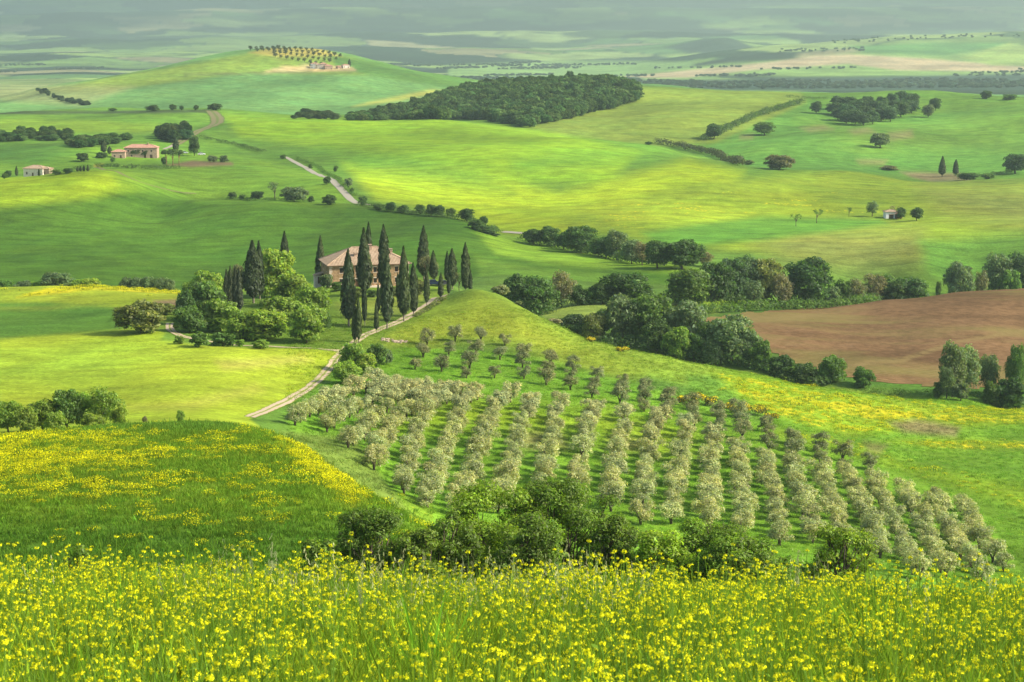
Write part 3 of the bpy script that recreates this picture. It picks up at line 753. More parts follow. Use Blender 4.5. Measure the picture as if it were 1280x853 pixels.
def lobe_cloud(r, lobes, n, leaf, depth=0.45, spread=0.22, up=0.25, zmin=None):
    lobes = np.asarray(lobes, float)
    area = (lobes[:, 3] * lobes[:, 4] * lobes[:, 5]) ** (2 / 3.0)
    k = r.choice(len(lobes), n, p=area / area.sum())
    L = lobes[k]
    d = rand_dirs(r, n)
    d[:, 2] = np.where(d[:, 2] < -0.45, -d[:, 2] * 0.6, d[:, 2])
    d /= np.linalg.norm(d, axis=1, keepdims=True)
    # bumpy radius: small sprays stand out of the lobe
    bmp = 1 + 0.13 * np.sin(d[:, 0] * 9 + k * 1.7) * np.sin(d[:, 1] * 8 + k * 2.3) + 0.10 * np.sin(d[:, 2] * 13 + d[:, 0] * 7 + k)
    rad = (1 - depth * r.random(n) ** 2.2) * bmp + r.normal(0, 0.03, n)
    C = L[:, :3] + d * L[:, 3:6] * rad[:, None]
    if zmin is not None:
        C[:, 2] = np.maximum(C[:, 2], zmin + 0.02 * r.random(n))
    Nn = d * 0.75 + rand_dirs(r, n) * 0.75 + np.array([0, 0, up])
    size = leaf * np.exp(r.normal(0, 0.28, n))
    V, Q = leaf_faces(r, C, Nn, size)
    lobe_tone = np.exp(r.normal(0, 0.10, len(lobes)))[k]
    tn = tones(r, n, spread)
    tn[:, :3] *= np.repeat(lobe_tone, 4)[:, None]
    return V, Q, tn
def crown_mesh(name, V, Q, tn, mat):
    return mesh_np(name, V, Q, [mat], attrs={'tone': ('POINT', 'FLOAT_COLOR', tn)})
def limb_mesh(name, r, top, base_r, ends, mat, lean=0.04):
    b = MB()
    j = lambda a: r.uniform(-a, a)
    mid = (j(lean), j(lean), top * 0.5)
    b.tube([(0, 0, -0.06), mid, (j(lean), j(lean), top)], [base_r * 1.25, base_r * 0.85, base_r * 0.6], 7)
    for e in ends:
        z0 = top * r.uniform(0.45, 0.95)
        m1 = (e[0] * 0.45 + j(0.03), e[1] * 0.45 + j(0.03), z0 + (e[2] - z0) * 0.6)
        b.tube([(mid[0] * 0.8, mid[1] * 0.8, z0), m1, tuple(e[:3])], [base_r * 0.5, base_r * 0.32, base_r * 0.10], 5)
    return b.mesh(name, [mat], True)
def broadleaf(seed, style):
    """height 1, crown about 1 wide; returns trunk mesh, crown mesh"""
    r = np.random.default_rng(seed)
    if style == 'oak':
        zc, rz, low, nl, n, leaf = 0.52, 0.44, 0.12, 20, 6000, 0.030
    elif style == 'tall':
        zc, rz, low, nl, n, leaf = 0.54, 0.43, 0.16, 20, 5000, 0.026
    elif style == 'loose':
        zc, rz, low, nl, n, leaf = 0.55, 0.38, 0.2, 16, 3000, 0.028
    elif style == 'bush':
        zc, rz, low, nl, n, leaf = 0.42, 0.42, 0.0, 14, 5200, 0.036
    else:
        zc, rz, low, nl, n, leaf = 0.42, 0.42, 0.0, 10, 2200, 0.05
    lobes = [(0, 0, zc, 0.30, 0.30, rz * 0.85)]
    for i in range(nl):
        a = i * 2.399 + r.uniform(-0.4, 0.4)
        t = (i + 0.5) / nl
        zz = zc + rz * (1 - 2 * t) * 0.80
        rr = 0.31 * math.sqrt(max(0.08, 1 - (0.92 * (1 - 2 * t)) ** 2)) * r.uniform(0.85, 1.12)
        s = r.uniform(0.12, 0.21)
        lobes.append((math.cos(a) * rr, math.sin(a) * rr, zz, s * 1.1, s * 1.1, s * r.uniform(0.7, 0.95)))
    if style == 'tall':
        lobes = [(x * 0.9, y * 0.9, z, a * 0.85, b * 0.85, c_ * 1.05) for x, y, z, a, b, c_ in lobes]
    V, Q, tn = lobe_cloud(r, lobes, n, leaf, 0.5 if style != 'loose' else 0.75, 0.24, zmin=0.0)
    zt = V[:, 2].max()
    V[:, 2] /= zt
    V[:, :2] /= (np.percentile(np.abs(V[:, :2]), 99.5) * 2)
    ends = [lobes[i][:3] for i in range(1, len(lobes), 2)]
    tr = limb_mesh('trunk', r, max(0.30, zc * 0.8), 0.030 if style != 'bush' else 0.02, ends, bark)
    return tr, crown_mesh('crown', V, Q, tn, leaf_mat)
def cypress(seed, fat=1.0, n=4200):
    r = np.random.default_rng(seed)
    t = r.random(n) ** 0.85
    a = r.uniform(0, 2 * math.pi, n)
    def prof(t):
        return np.clip(np.minimum((t / 0.13) ** 0.5, 1.0), 0, 1) * (1 - np.clip((t - 0.26) / 0.74, 0, 1) ** 2.0) ** 0.9
    ph = r.uniform(0, 6.28, 4)
    wob = 1 + 0.15 * np.sin(a * 2 + t * 7 + ph[0]) + 0.11 * np.sin(a * 5 - t * 19 + ph[1]) + 0.10 * np.sin(t * 37 + a * 2 + ph[2]) + 0.10 * r.normal(size=n)
    rad = 0.5 * prof(t) * wob * (1 - 0.35 * r.random(n) ** 2.5) + 0.004
    z = 0.11 + 0.89 * t
    lean = 0.03 * np.sin(t * 2.5 + ph[3])
    C = np.stack([np.cos(a) * rad + lean, np.sin(a) * rad, z], 1)
    Nn = np.stack([np.cos(a), np.sin(a), np.full(n, 0.25)], 1) + rand_dirs(r, n) * 0.55
    # upright sprays: long axis vertical
    Nn /= np.linalg.norm(Nn, axis=1, keepdims=True)
    up = np.array([0, 0, 1.0]) + rand_dirs(r, n) * 0.35
    A = up - Nn * (up * Nn).sum(1, keepdims=True); A /= np.linalg.norm(A, axis=1, keepdims=True)
    B = np.cross(Nn, A)
    s = np.exp(r.normal(0, 0.25, n))[:, None]
    # crown space: x,y unit = crown width, z unit = tree height (about 5.5 times taller than wide)
    Az = A * np.array([0.095, 0.095, 0.024]); Bz = B * np.array([0.06, 0.06, 0.011])
    V = np.stack([C - Az * s, C + Bz * s, C + Az * s * 1.3, C - Bz * s], 1).reshape(-1, 3)
    Q = np.arange(4 * n).reshape(n, 4)
    tn = tones(r, n, 0.30, 0.10)
    # the dense inner twigs
    k = 26; m_ = 14
    tt = np.linspace(0.02, 0.96, k)
    core = []
    for i in range(k):
        for j in range(m_):
            aa = 2 * math.pi * j / m_
            rr = 0.40 * float(prof(np.array(tt[i]))) * (0.92 + 0.08 * math.sin(3 * aa + 9 * tt[i] + ph[0]))
            core.append((math.cos(aa) * rr + 0.03 * math.sin(tt[i] * 2.5 + ph[3]), math.sin(aa) * rr, 0.11 + 0.89 * tt[i]))
    base = len(V)
    cq = np.array([[base + i * m_ + j, base + i * m_ + (j + 1) % m_, base + (i + 1) * m_ + (j + 1) % m_, base + (i + 1) * m_ + j] for i in range(k - 1) for j in range(m_)])
    V = np.vstack([V, core]); Q = np.vstack([Q, cq])
    tn = np.vstack([tn, np.tile([0.7, 0.7, 0.7, 1], (len(core), 1))])
    b = MB(); b.tube([(0, 0, -0.04), (0, 0, 0.10), (0.01, 0, 0.30)], [0.085, 0.065, 0.04], 7)
    return b.mesh('trunk', [pale_bark], True), crown_mesh('crown', V, Q, tn, needle_mat)
def olive(seed):
    r = np.random.default_rng(seed)
    lobes = []
    for i in range(12):
        a = i * 2.399 + r.uniform(-0.5, 0.5); rr = 0.30 * r.uniform(0.5, 1.1); zz = r.uniform(0.24, 0.80)
        s = r.uniform(0.15, 0.22)
        lobes.append((math.cos(a) * rr, math.sin(a) * rr, zz, s, s, s * 0.95))
    V, Q, tn = lobe_cloud(r, lobes, 2600, 0.026, 0.75, 0.26, 0.45)
    V[:, 2] += 0.03 * np.sin(V[:, 0] * 9)
    V[:, 2] *= 1 / V[:, 2].max(); V[:, :2] /= (np.percentile(np.abs(V[:, :2]), 99.5) * 2)
    b = MB()
    for k in range(3):
        a = k * 2.1 + r.uniform(-0.4, 0.4)
        e = (0.22 * math.cos(a), 0.22 * math.sin(a), 0.62)
        b.tube([(0, 0, -0.05), (0.03 * math.cos(a), 0.03 * math.sin(a), 0.22), (0.12 * math.cos(a), 0.12 * math.sin(a), 0.40), e], [0.045, 0.035, 0.024, 0.008], 6)
    return b.mesh('trunk', [bark], True), crown_mesh('crown', V, Q, tn, olive_mat)
def umbrella_pine(seed):
    r = np.random.default_rng(seed)
    lobes = [(r.uniform(-0.3, 0.3), r.uniform(-0.3, 0.3), r.uniform(0.70, 0.86), 0.2, 0.2, 0.10) for _ in range(12)]
    V, Q, tn = lobe_cloud(r, lobes, 2600, 0.030, 0.6, 0.22)
    V[:, 2] /= V[:, 2].max(); V[:, :2] /= (np.percentile(np.abs(V[:, :2]), 99.5) * 2)
    tr = limb_mesh('trunk', r, 0.62, 0.03, [l[:3] for l in lobes[::2]], red_bark)
    return tr, crown_mesh('crown', V, Q, tn, needle_mat)
def bare_tree(seed):
    r = np.random.default_rng(seed)
    lobes = [(r.uniform(-0.32, 0.32), r.uniform(-0.32, 0.32), r.uniform(0.5, 0.85), 0.15, 0.15, 0.13) for _ in range(10)]
    V, Q, tn = lobe_cloud(r, lobes, 620, 0.024, 0.95, 0.25)
    V[:, 2] /= V[:, 2].max(); V[:, :2] /= (np.percentile(np.abs(V[:, :2]), 99.5) * 2)
    tr = limb_mesh('trunk', r, 0.5, 0.028, [l[:3] for l in lobes], bark)
    return tr, crown_mesh('crown', V, Q, tn, leaf_mat)
TPL = {
    'oak': [broadleaf(s, 'oak') for s in (11, 12, 13, 14)],
    'tall': [broadleaf(s, 'tall') for s in (21, 22, 23)],
    'loose': [broadleaf(s, 'loose') for s in (31, 32, 33)],
    'bush': [broadleaf(s, 'bush') for s in (41, 42, 43, 44)],
    'shrub': [broadleaf(s, 'shrub') for s in (51, 52, 53, 54)],
    'cypress': [cypress(s) for s in (61, 62, 63, 64)],
    'olive': [olive(s) for s in (71, 72, 73, 74, 75)],
    'pine': [umbrella_pine(s) for s in (81, 82)],
    'bare': [bare_tree(s) for s in (91, 92)],
}
GREEN = {'dk': (0.065, 0.131, 0.027), 'md': (0.105, 0.196, 0.032), 'lt': (0.217, 0.334, 0.038), 'yl': (0.275, 0.384, 0.038), 'br': (0.200, 0.185, 0.090), 'gy': (0.145, 0.205, 0.085), 'ol': (0.161, 0.189, 0.045), 'cy': (0.033, 0.054, 0.015), 'ov': (0.400, 0.415, 0.175), 'sl': (0.155, 0.225, 0.090), 'bl': (0.062, 0.12, 0.044)}
count = {}
def plant(name, kind, px, top, base, wpx, tint, label, cat, group=None, D=None, dmin=60, sink=0.0, trunk=True, rz=None):
    """a tree or shrub standing where the photograph shows it; sizes are real metres from its distance"""
    p = at(px, base, dmin) if D is None else at_d(px, D, base)
    i = count.get(kind, 0); count[kind] = i + 1
    v = TPL[kind]
    tm, cm = v[(i * 7 + int(px)) % len(v)]
    # top of the plant seen at pixel row `top`
    s = ray(px, top)[1]
    h = max(0.5, float(s * p.y - p.z) + 0.0)
    wm = wpx * p.y / F
    e = empty(name, p - Vector((0, 0, sink * h)), random.uniform(0, 6.28) if rz is None else rz, (wm, wm, h * (1 + sink)))
    rw = random.Random(int(px * 31 + base * 7))
    g = GREEN[tint] if isinstance(tint, str) else tint
    f = rw.uniform(0.85, 1.18)
    c_ = link('crown', cm, e)
    c_.color = (g[0] * f * rw.uniform(0.93, 1.07), g[1] * f, g[2] * f, 1)
    if trunk:
        link('trunk', tm, e)
    tag(e, label, cat, group)
    return e
ORD = ['', 'first', 'second', 'third', 'fourth', 'fifth', 'sixth', 'seventh', 'eighth', 'ninth', 'tenth', 'eleventh', 'twelfth', 'thirteenth', 'fourteenth', 'fifteenth',
       'sixteenth', 'seventeenth', 'eighteenth', 'nineteenth', 'twentieth', 'twenty-first', 'twenty-second', 'twenty-third', 'twenty-fourth', 'twenty-fifth', 'twenty-sixth',
       'twenty-seventh', 'twenty-eighth', 'twenty-ninth', 'thirtieth', 'thirty-first', 'thirty-second', 'thirty-third', 'thirty-fourth', 'thirty-fifth', 'thirty-sixth', 'thirty-seventh', 'thirty-eighth', 'thirty-ninth', 'fortieth']

# ------------------------------------------------------------------ cypresses of the villa
CYP = [  # px, top, base, width, D or None, label
 (401, 296, 348, 11, 548, 'slim dark cypress at the left rear corner of the stone villa'),
 (436, 315, 408, 17, None, 'broad cypress with bare pale trunk in front of the villa’s left half'),
 (456, 287, 372, 16, None, 'tall stout cypress hiding the middle of the villa’s front wall'),
 (461, 280, 352, 11, 568, 'cypress behind the villa whose tip rises over the roof ridge'),
 (480, 283, 366, 14, None, 'tall cypress standing close to the villa right of the roof peak'),
 (484, 322, 411, 14, None, 'full cypress on a thin trunk beside the drive, before the villa’s right half'),
 (505, 311, 402, 14, None, 'roadside cypress before the right end of the villa, on a bare trunk'),
 (497.5, 342, 378, 5, None, 'pencil-thin cypress tucked just left of the cypress at the villa’s right end'),
 (517, 330, 396, 11, None, 'roadside cypress just right of the villa with clear stem'),
 (456, 348, 407, 6, None, 'thin young cypress on the lawn below the stout cypress'),
 (473, 354, 393, 4.5, None, 'very thin cypress sapling on the lawn left of the drive, upper one'),
 (470.5, 377, 416, 5.5, None, 'very thin cypress at the lawn edge right beside the drive'),
 (443.5, 389, 429, 6.5, None, 'shorter of two slim cypresses at the foot of the lawn by the drive'),
 (448.5, 371, 430, 7, None, 'taller of two slim cypresses at the foot of the lawn by the drive'),
 (530, 284, 350, 14, 552, 'tall full cypress standing alone right of the villa, behind the bare shrub'),
 (533.5, 334, 383, 6.5, None, 'slim cypress at the drive bend below the bare shrub'),
 (542, 314, 352, 9, 540, 'medium cypress beside the parked dark car'),
 (551, 342, 374, 6.5, None, 'small cypress on the right edge of the forecourt before the car'),
 (559, 315, 352, 6.5, 542, 'slim cypress touching the left side of the fuller one by the ridge'),
 (565.5, 312, 362, 11.5, None, 'fuller cypress on the ridge right of the parked car'),
 (561, 345, 369, 5, None, 'small low cypress on the grass bank before the ridge cypresses'),
 (582, 305, 356, 11, 520, 'last tall cypress at the right end of the ridge'),
 (588, 339, 354, 5, 514, 'little cypress beside the last tall cypress on the ridge'),
 (317, 303, 384, 20, 500, 'massive dark cypress rising out of the leafy copse left of the villa'),
 (325, 303, 378, 11, 506, 'cypress half hidden behind the massive one in the copse'),
 (357, 291, 368, 13, 545, 'cypress whose tip shows behind the pale round tree of the copse'),
]
for px, tp, bs, wd, D, lb in CYP:
    plant('cypress_tree', 'cypress', px, tp, bs, wd, 'cy', lb, 'cypress', 'cypresses around the stone villa', D, 400)
# thin-stemmed trees inside the copse
for i, (px, tp) in enumerate(((284, 338), (289, 334), (295, 335), (300, 337))):
    plant('slender_tree', 'cypress', px, tp, 392, 8, (0.045, 0.055, 0.026), 'slender dark tree with reddish stem in the copse, %s from the left' % ORD[i + 1], 'tree', 'slender trees in the copse', 482)

# ------------------------------------------------------------------ copse left of the villa
CP = [  # px, top, base, w, kind, tint, D, label
 (345, 308, 392, 52, 'bush', 'yl', 520, 'large round pale green tree at the back of the copse'),
 (298, 329, 380, 26, 'loose', 'br', 520, 'grey brown thinly leaved tree at the back of the copse'),
 (262, 336, 400, 44, 'bush', 'lt', 492, 'light green rounded tree at the upper left of the copse'),
 (256, 350, 408, 52, 'bush', 'md', 470, 'mid green domed tree left of the slender stems'),
 (232, 362, 412, 24, 'bush', 'dk', 462, 'dark tall shrub at the left end of the copse'),
 (237, 382, 419, 42, 'bush', 'md', 448, 'round green bush by the bend of the farm track'),
 (276, 372, 420, 52, 'bush', 'lt', 452, 'leafy light green tree in the middle front of the copse'),
 (364, 341, 410, 50, 'bush', 'yl', 492, 'sunlit yellow green tree right of the massive cypress'),
 (391, 356, 416, 44, 'bush', 'lt', 478, 'light green tree at the right rear of the copse'),
 (333, 385, 427, 60, 'bush', 'yl', 440, 'wide yellow green bush along the front of the copse'),
 (304, 388, 426, 46, 'bush', 'lt', 440, 'low leafy bush below the slender stems'),
 (384, 382, 431, 52, 'bush', 'lt', 434, 'big round leafy bush at the right front of the copse'),
 (350, 368, 422, 54, 'bush', 'lt', 462, 'green tree in the centre of the copse behind the wide bush'),
 (404, 386, 418, 20, 'bush', 'md', 452, 'small bush closing the right end of the copse'),
 (249, 414, 434, 25, 'shrub', 'md', None, 'rounded shrub on the bank under the farm track, left of a pair'),
 (279, 415, 433, 32, 'shrub', 'md', None, 'wide rounded shrub on the bank under the farm track, right of a pair'),
 (224, 419, 430, 14, 'shrub', 'lt', None, 'small shrub on the outside of the farm track bend'),
 (325, 424, 436, 22, 'shrub', 'lt', None, 'low shrub on the bank before the yellow green bush'),
 (300, 424, 434, 14, 'shrub', 'lt', None, 'low tuft of shrub between the bank shrubs'),
 (176, 375, 416, 64, 'bush', 'ol', None, 'sprawling dark olive green thicket in the field left of the track bend'),
 (205, 379, 402, 30, 'shrub', 'ol', 478, 'low olive green shrub behind the thicket'),
 (189, 406, 416, 10, 'shrub', 'yl', None, 'tiny bright shrub at the right foot of the thicket'),
 (440, 428, 466, 36, 'bush', 'lt', None, 'bright round bush beside the drive, upper of the group'),
 (456, 440, 468, 30, 'bush', 'yl', None, 'bright bush at the right of the group beside the drive'),
 (433, 451, 480, 36, 'bush', 'lt', None, 'lowest bright bush of the group beside the drive'),
 (471, 429, 458, 28, 'bush', 'md', None, 'darker bush behind the bright bushes beside the drive'),
 (484, 437, 456, 16, 'shrub', 'gy', None, 'pale grey shrub above the olive rows beside the bright bushes'),
]
for px, tp, bs, wd, kd, ti, D, lb in CP:
    tr_ = ' tree ' in ' ' + lb.replace(',', ' ') + ' '
    plant('leafy_tree' if tr_ else 'leafy_bush', kd, px, tp, bs, wd, ti, lb, 'tree' if tr_ else 'bush', None, D, 280)
VS = [  # shrubs close round the villa
 (408, 342, 364, 18, 'shrub', 'gy', 522, 'pale grey shrub at the left corner of the villa'),
 (420, 352, 366, 16, 'shrub', 'md', 518, 'green shrub before the villa’s corner'),
 (533, 319, 352, 26, 'bare', 'br', 540, 'bare brownish tree between the lone cypress and the car'),
 (543, 328, 352, 18, 'bare', 'br', 543, 'second bare brownish tree next to the medium cypress'),
 (525, 350, 372, 16, 'shrub', 'ol', 516, 'olive green shrub at the right end of the villa'),
 (574, 340, 358, 16, 'bare', 'br', 522, 'thin bare shrub between the ridge cypresses'),
 (448, 360, 378, 18, 'shrub', 'ol', 508, 'low shrub under the stout cypress'),
 (492, 358, 376, 18, 'shrub', 'ol', 512, 'low shrub at the foot of the villa wall right of the door'),
 (466, 362, 374, 16, 'shrub', 'md', 510, 'low shrub between the tall cypresses'),
 (625, 356, 378, 24, 'shrub', (0.26, 0.27, 0.12), 500, 'cream blossoming shrub on the ridge beside the valley'),
 (648, 376, 388, 10, 'shrub', (0.20, 0.23, 0.09), 490, 'small pale shrub on the ridge slope'),
 (692, 398, 412, 20, 'shrub', (0.30, 0.28, 0.16), 483, 'pale blossoming shrub low on the ridge line'),
]
for px, tp, bs, wd, kd, ti, D, lb in VS:
    plant('garden_shrub' if kd == 'shrub' else 'bare_tree', kd, px, tp, bs, wd, ti, lb, 'shrub' if kd == 'shrub' else 'tree', None, D)

# ------------------------------------------------------------------ left: bushes behind the field crest, trees behind the mound
for px, tp, wd, kd, ti, lb in ((7, 349, 24, 'bush', 'md', 'green bush behind the field crest at the left edge of the picture'), (30, 350, 26, 'bush', 'gy', 'grey green bush second from the left behind the field crest'),
                           (48, 351, 22, 'bush', 'lt', 'light bush left of the tallest bush behind the field crest'), (72, 339, 44, 'oak', 'sl', 'tallest pale tree behind the field crest on the left'),
                           (98, 349, 26, 'bush', 'lt', 'light bush just right of the pale tree behind the crest'), (116, 347, 26, 'bush', 'yl', 'yellow green bush behind the crest left of the clipped trees'),
                           (158, 346, 18, 'tall', 'gy', 'first grey green tree of the even row behind the crest'), (171, 345, 20, 'tall', 'gy', 'second grey green tree of the even row behind the crest'),
                           (186, 345, 20, 'tall', 'sl', 'third grey green tree of the even row behind the crest'), (200, 346, 20, 'tall', 'gy', 'fourth grey green tree of the even row behind the crest'),
                           (212, 347, 16, 'tall', 'gy', 'last grey green tree of the even row behind the crest'), (236, 352, 18, 'bush', 'lt', 'small light bush between the even row and the copse')):
    plant('field_tree', kd, px, tp, 372, wd, ti, lb, 'tree' if kd in ('oak', 'tall') else 'bush', None, 592)
for px, tp, wd, kd, ti, D, lb in ((10, 501, 40, 'oak', 'lt', 296, 'leafy young tree at the left frame edge behind the flowering mound'), (33, 508, 26, 'bush', 'yl', 293, 'low yellow green bush between two young trees behind the mound'),
                              (53, 498, 38, 'oak', 'lt', 297, 'round leafy tree second from the left behind the mound'), (84, 486, 42, 'oak', 'md', 298, 'tallest dark leafy tree behind the mound'),
                              (106, 490, 30, 'tall', 'lt', 300, 'narrow leafy tree right of the tallest one behind the mound'), (130, 483, 46, 'loose', 'lt', 298, 'airy open tree at the right of the group behind the mound'),
                              (150, 506, 22, 'bush', 'yl', 295, 'low bush at the right end of the group behind the mound'), (70, 514, 26, 'bush', 'yl', 292, 'low bush under the tallest tree behind the mound'),
                              (116, 515, 30, 'bush', 'yl', 292, 'low bright bush under the airy tree behind the mound'), (226, 512, 11, 'shrub', 'lt', 300, 'little round shrub alone on the crest of the mound'),
                              (181, 520, 7, 'shrub', 'br', 300, 'tiny brownish shrub alone on the mound crest')):
    plant('young_tree' if kd not in ('bush', 'shrub') else 'leafy_bush', kd, px, tp, 531, wd, ti, lb, 'tree' if kd not in ('bush', 'shrub') else 'bush', None, D)

# ------------------------------------------------------------------ valley: three lines of trees and the right-hand clump
VT = [  # px, top, base, w, kind, tint, D
 # far row on the slope
 ('f', 667, 286, 306, 26, 'oak', 'dk'), ('f', 687, 282, 308, 28, 'oak', 'dk'), ('f', 705, 290, 312, 24, 'oak', 'dk'), ('f', 726, 282, 316, 46, 'oak', 'dk'), ('f', 748, 296, 320, 24, 'oak', 'md'), ('f', 758, 294, 322, 26, 'oak', 'dk'), ('f', 771, 286, 325, 30, 'tall', 'gy'),
 ('f', 790, 299, 330, 26, 'oak', 'gy'), ('f', 803, 301, 332, 24, 'loose', 'br'), ('f', 822, 299, 336, 36, 'oak', 'dk'), ('f', 853, 299, 337, 56, 'oak', 'dk'), ('f', 880, 313, 334, 22, 'loose', 'br'),
 # middle line
 ('m', 642, 340, 385, 34, 'oak', 'dk', 545), ('m', 664, 344, 394, 62, 'oak', 'dk', 545), ('m', 703, 337, 380, 36, 'loose', 'br', 578), ('m', 722, 356, 380, 22, 'bush', 'dk', 578), ('m', 737, 358, 380, 20, 'bush', 'md', 578), ('m', 753, 352, 380, 28, 'oak', 'dk', 578), ('m', 783, 340, 381, 66, 'oak', 'dk', 580),
 ('m', 862, 334, 381, 62, 'oak', 'md', 595), ('m', 893, 327, 381, 48, 'oak', 'dk', 602), ('m', 914, 322, 380, 38, 'oak', 'bl', 612), ('m', 932, 318, 380, 44, 'tall', 'bl', 618), ('m', 957, 322, 380, 44, 'oak', 'ol', 618), ('m', 978, 340, 379, 30, 'loose', 'br', 612), ('m', 1007, 319, 378, 62, 'oak', 'dk', 620),
 ('m', 942, 350, 380, 26, 'loose', 'gy', 600), ('m', 1040, 356, 375, 20, 'bush', 'gy', 632), ('m', 1053, 348, 374, 24, 'bush', 'md', 640), ('m', 1070, 347, 373, 28, 'loose', 'br', 640), ('m', 1094, 341, 371, 32, 'loose', 'br', 652), ('m', 1106, 341, 370, 34, 'oak', 'md', 658), ('m', 1136, 346, 370, 48, 'bush', 'dk', 655), ('m', 1118, 350, 370, 30, 'bush', 'dk', 652),
 ('m', 1173, 351, 367, 8, 'tall', 'md', 672), ('m', 1198, 326, 368, 37, 'oak', 'gy', 678), ('m', 1226, 337, 368, 18, 'loose', 'br', 680), ('m', 1248, 314, 368, 42, 'tall', 'gy', 690), ('m', 1276, 313, 368, 44, 'tall', 'bl', 690), ('m', 1262, 336, 368, 26, 'bush', 'md', 682), ('m', 1300, 316, 368, 40, 'tall', 'gy', 690),
 # near line
 ('n', 717, 392, 414, 32, 'bush', 'bl', 520), ('n', 741, 391, 419, 34, 'bush', 'ol', 512), ('n', 754, 386, 414, 30, 'bush', 'dk', 522), ('n', 777, 367, 428, 50, 'oak', 'gy', 514), ('n', 795, 371, 430, 40, 'oak', 'md', 514), ('n', 812, 366, 432, 62, 'oak', 'md', 514),
 ('n', 822, 398, 434, 38, 'oak', 'dk', 506), ('n', 858, 375, 437, 56, 'oak', 'gy', 510), ('n', 846, 407, 442, 36, 'bush', 'lt', 500), ('n', 868, 416, 446, 30, 'bush', 'md', 500), ('n', 886, 400, 448, 34, 'oak', 'md', 504), ('n', 914, 393, 453, 66, 'oak', 'sl', 500), ('n', 890, 424, 450, 26, 'bush', 'sl', 496), ('n', 936, 410, 456, 34, 'oak', 'sl', 498),
 ('n', 951, 424, 460, 32, 'bush', 'md', 494), ('n', 976, 443, 468, 34, 'bush', 'dk', 490), ('n', 1006, 453, 473, 32, 'bush', 'dk', 487), ('n', 1040, 444, 476, 32, 'bush', 'md', 486), ('n', 1079, 458, 486, 27, 'bush', 'md', 482),
 # right-hand clump
 ('r', 1190, 425, 498, 34, 'tall', 'gy', 470), ('r', 1207, 430, 498, 34, 'tall', 'sl', 474), ('r', 1235, 441, 494, 28, 'tall', 'sl', 478), ('r', 1183, 456, 498, 22, 'tall', 'gy', 466), ('r', 1201, 477, 499, 24, 'shrub', 'gy', 464), ('r', 1174, 477, 498, 16, 'shrub', 'dk', 467),
 ('r', 1268, 426, 496, 28, 'tall', 'md', 474), ('r', 1262, 470, 497, 42, 'bush', 'dk', 468), ('r', 1240, 476, 497, 24, 'bush', 'md', 468), ('r', 1290, 428, 496, 30, 'tall', 'gy', 476),
]
ADJ = {'dk': 'dark green', 'md': 'mid green', 'lt': 'light green', 'yl': 'yellow green', 'br': 'brownish half-bare', 'gy': 'grey green', 'ol': 'olive green', 'bl': 'blackish green', 'sl': 'silvery green', 'ov': 'silvery', 'cy': 'dark'}
KND = {'oak': 'round tree', 'tall': 'upright tree', 'loose': 'open tree', 'bush': 'bush', 'shrub': 'shrub', 'bare': 'bare tree'}
LINE = {'f': 'the far slope row', 'm': 'the far valley tree line', 'n': 'the line behind the olive ridge', 'r': 'the clump below the ploughed field'}
def ordered(lst):
    cnt = {}
    for t_ in sorted(lst, key=lambda q: q[1]):
        cnt[t_[0]] = cnt.get(t_[0], 0) + 1
        yield t_, cnt[t_[0]]
for t_, k in ordered(VT):
    g, px, tp, bs, wd, kd, ti = t_[:7]
    D = t_[7] if len(t_) > 7 else None
    lb = '%s %s, %s from the left in %s' % (ADJ[ti], KND[kd], ORD[k], LINE[g])
    plant('valley_tree' if kd in ('oak', 'tall', 'loose') else 'valley_bush', kd, px, tp, bs, wd, ti, lb, 'tree' if kd in ('oak', 'tall', 'loose') else 'bush', None, D, 600)

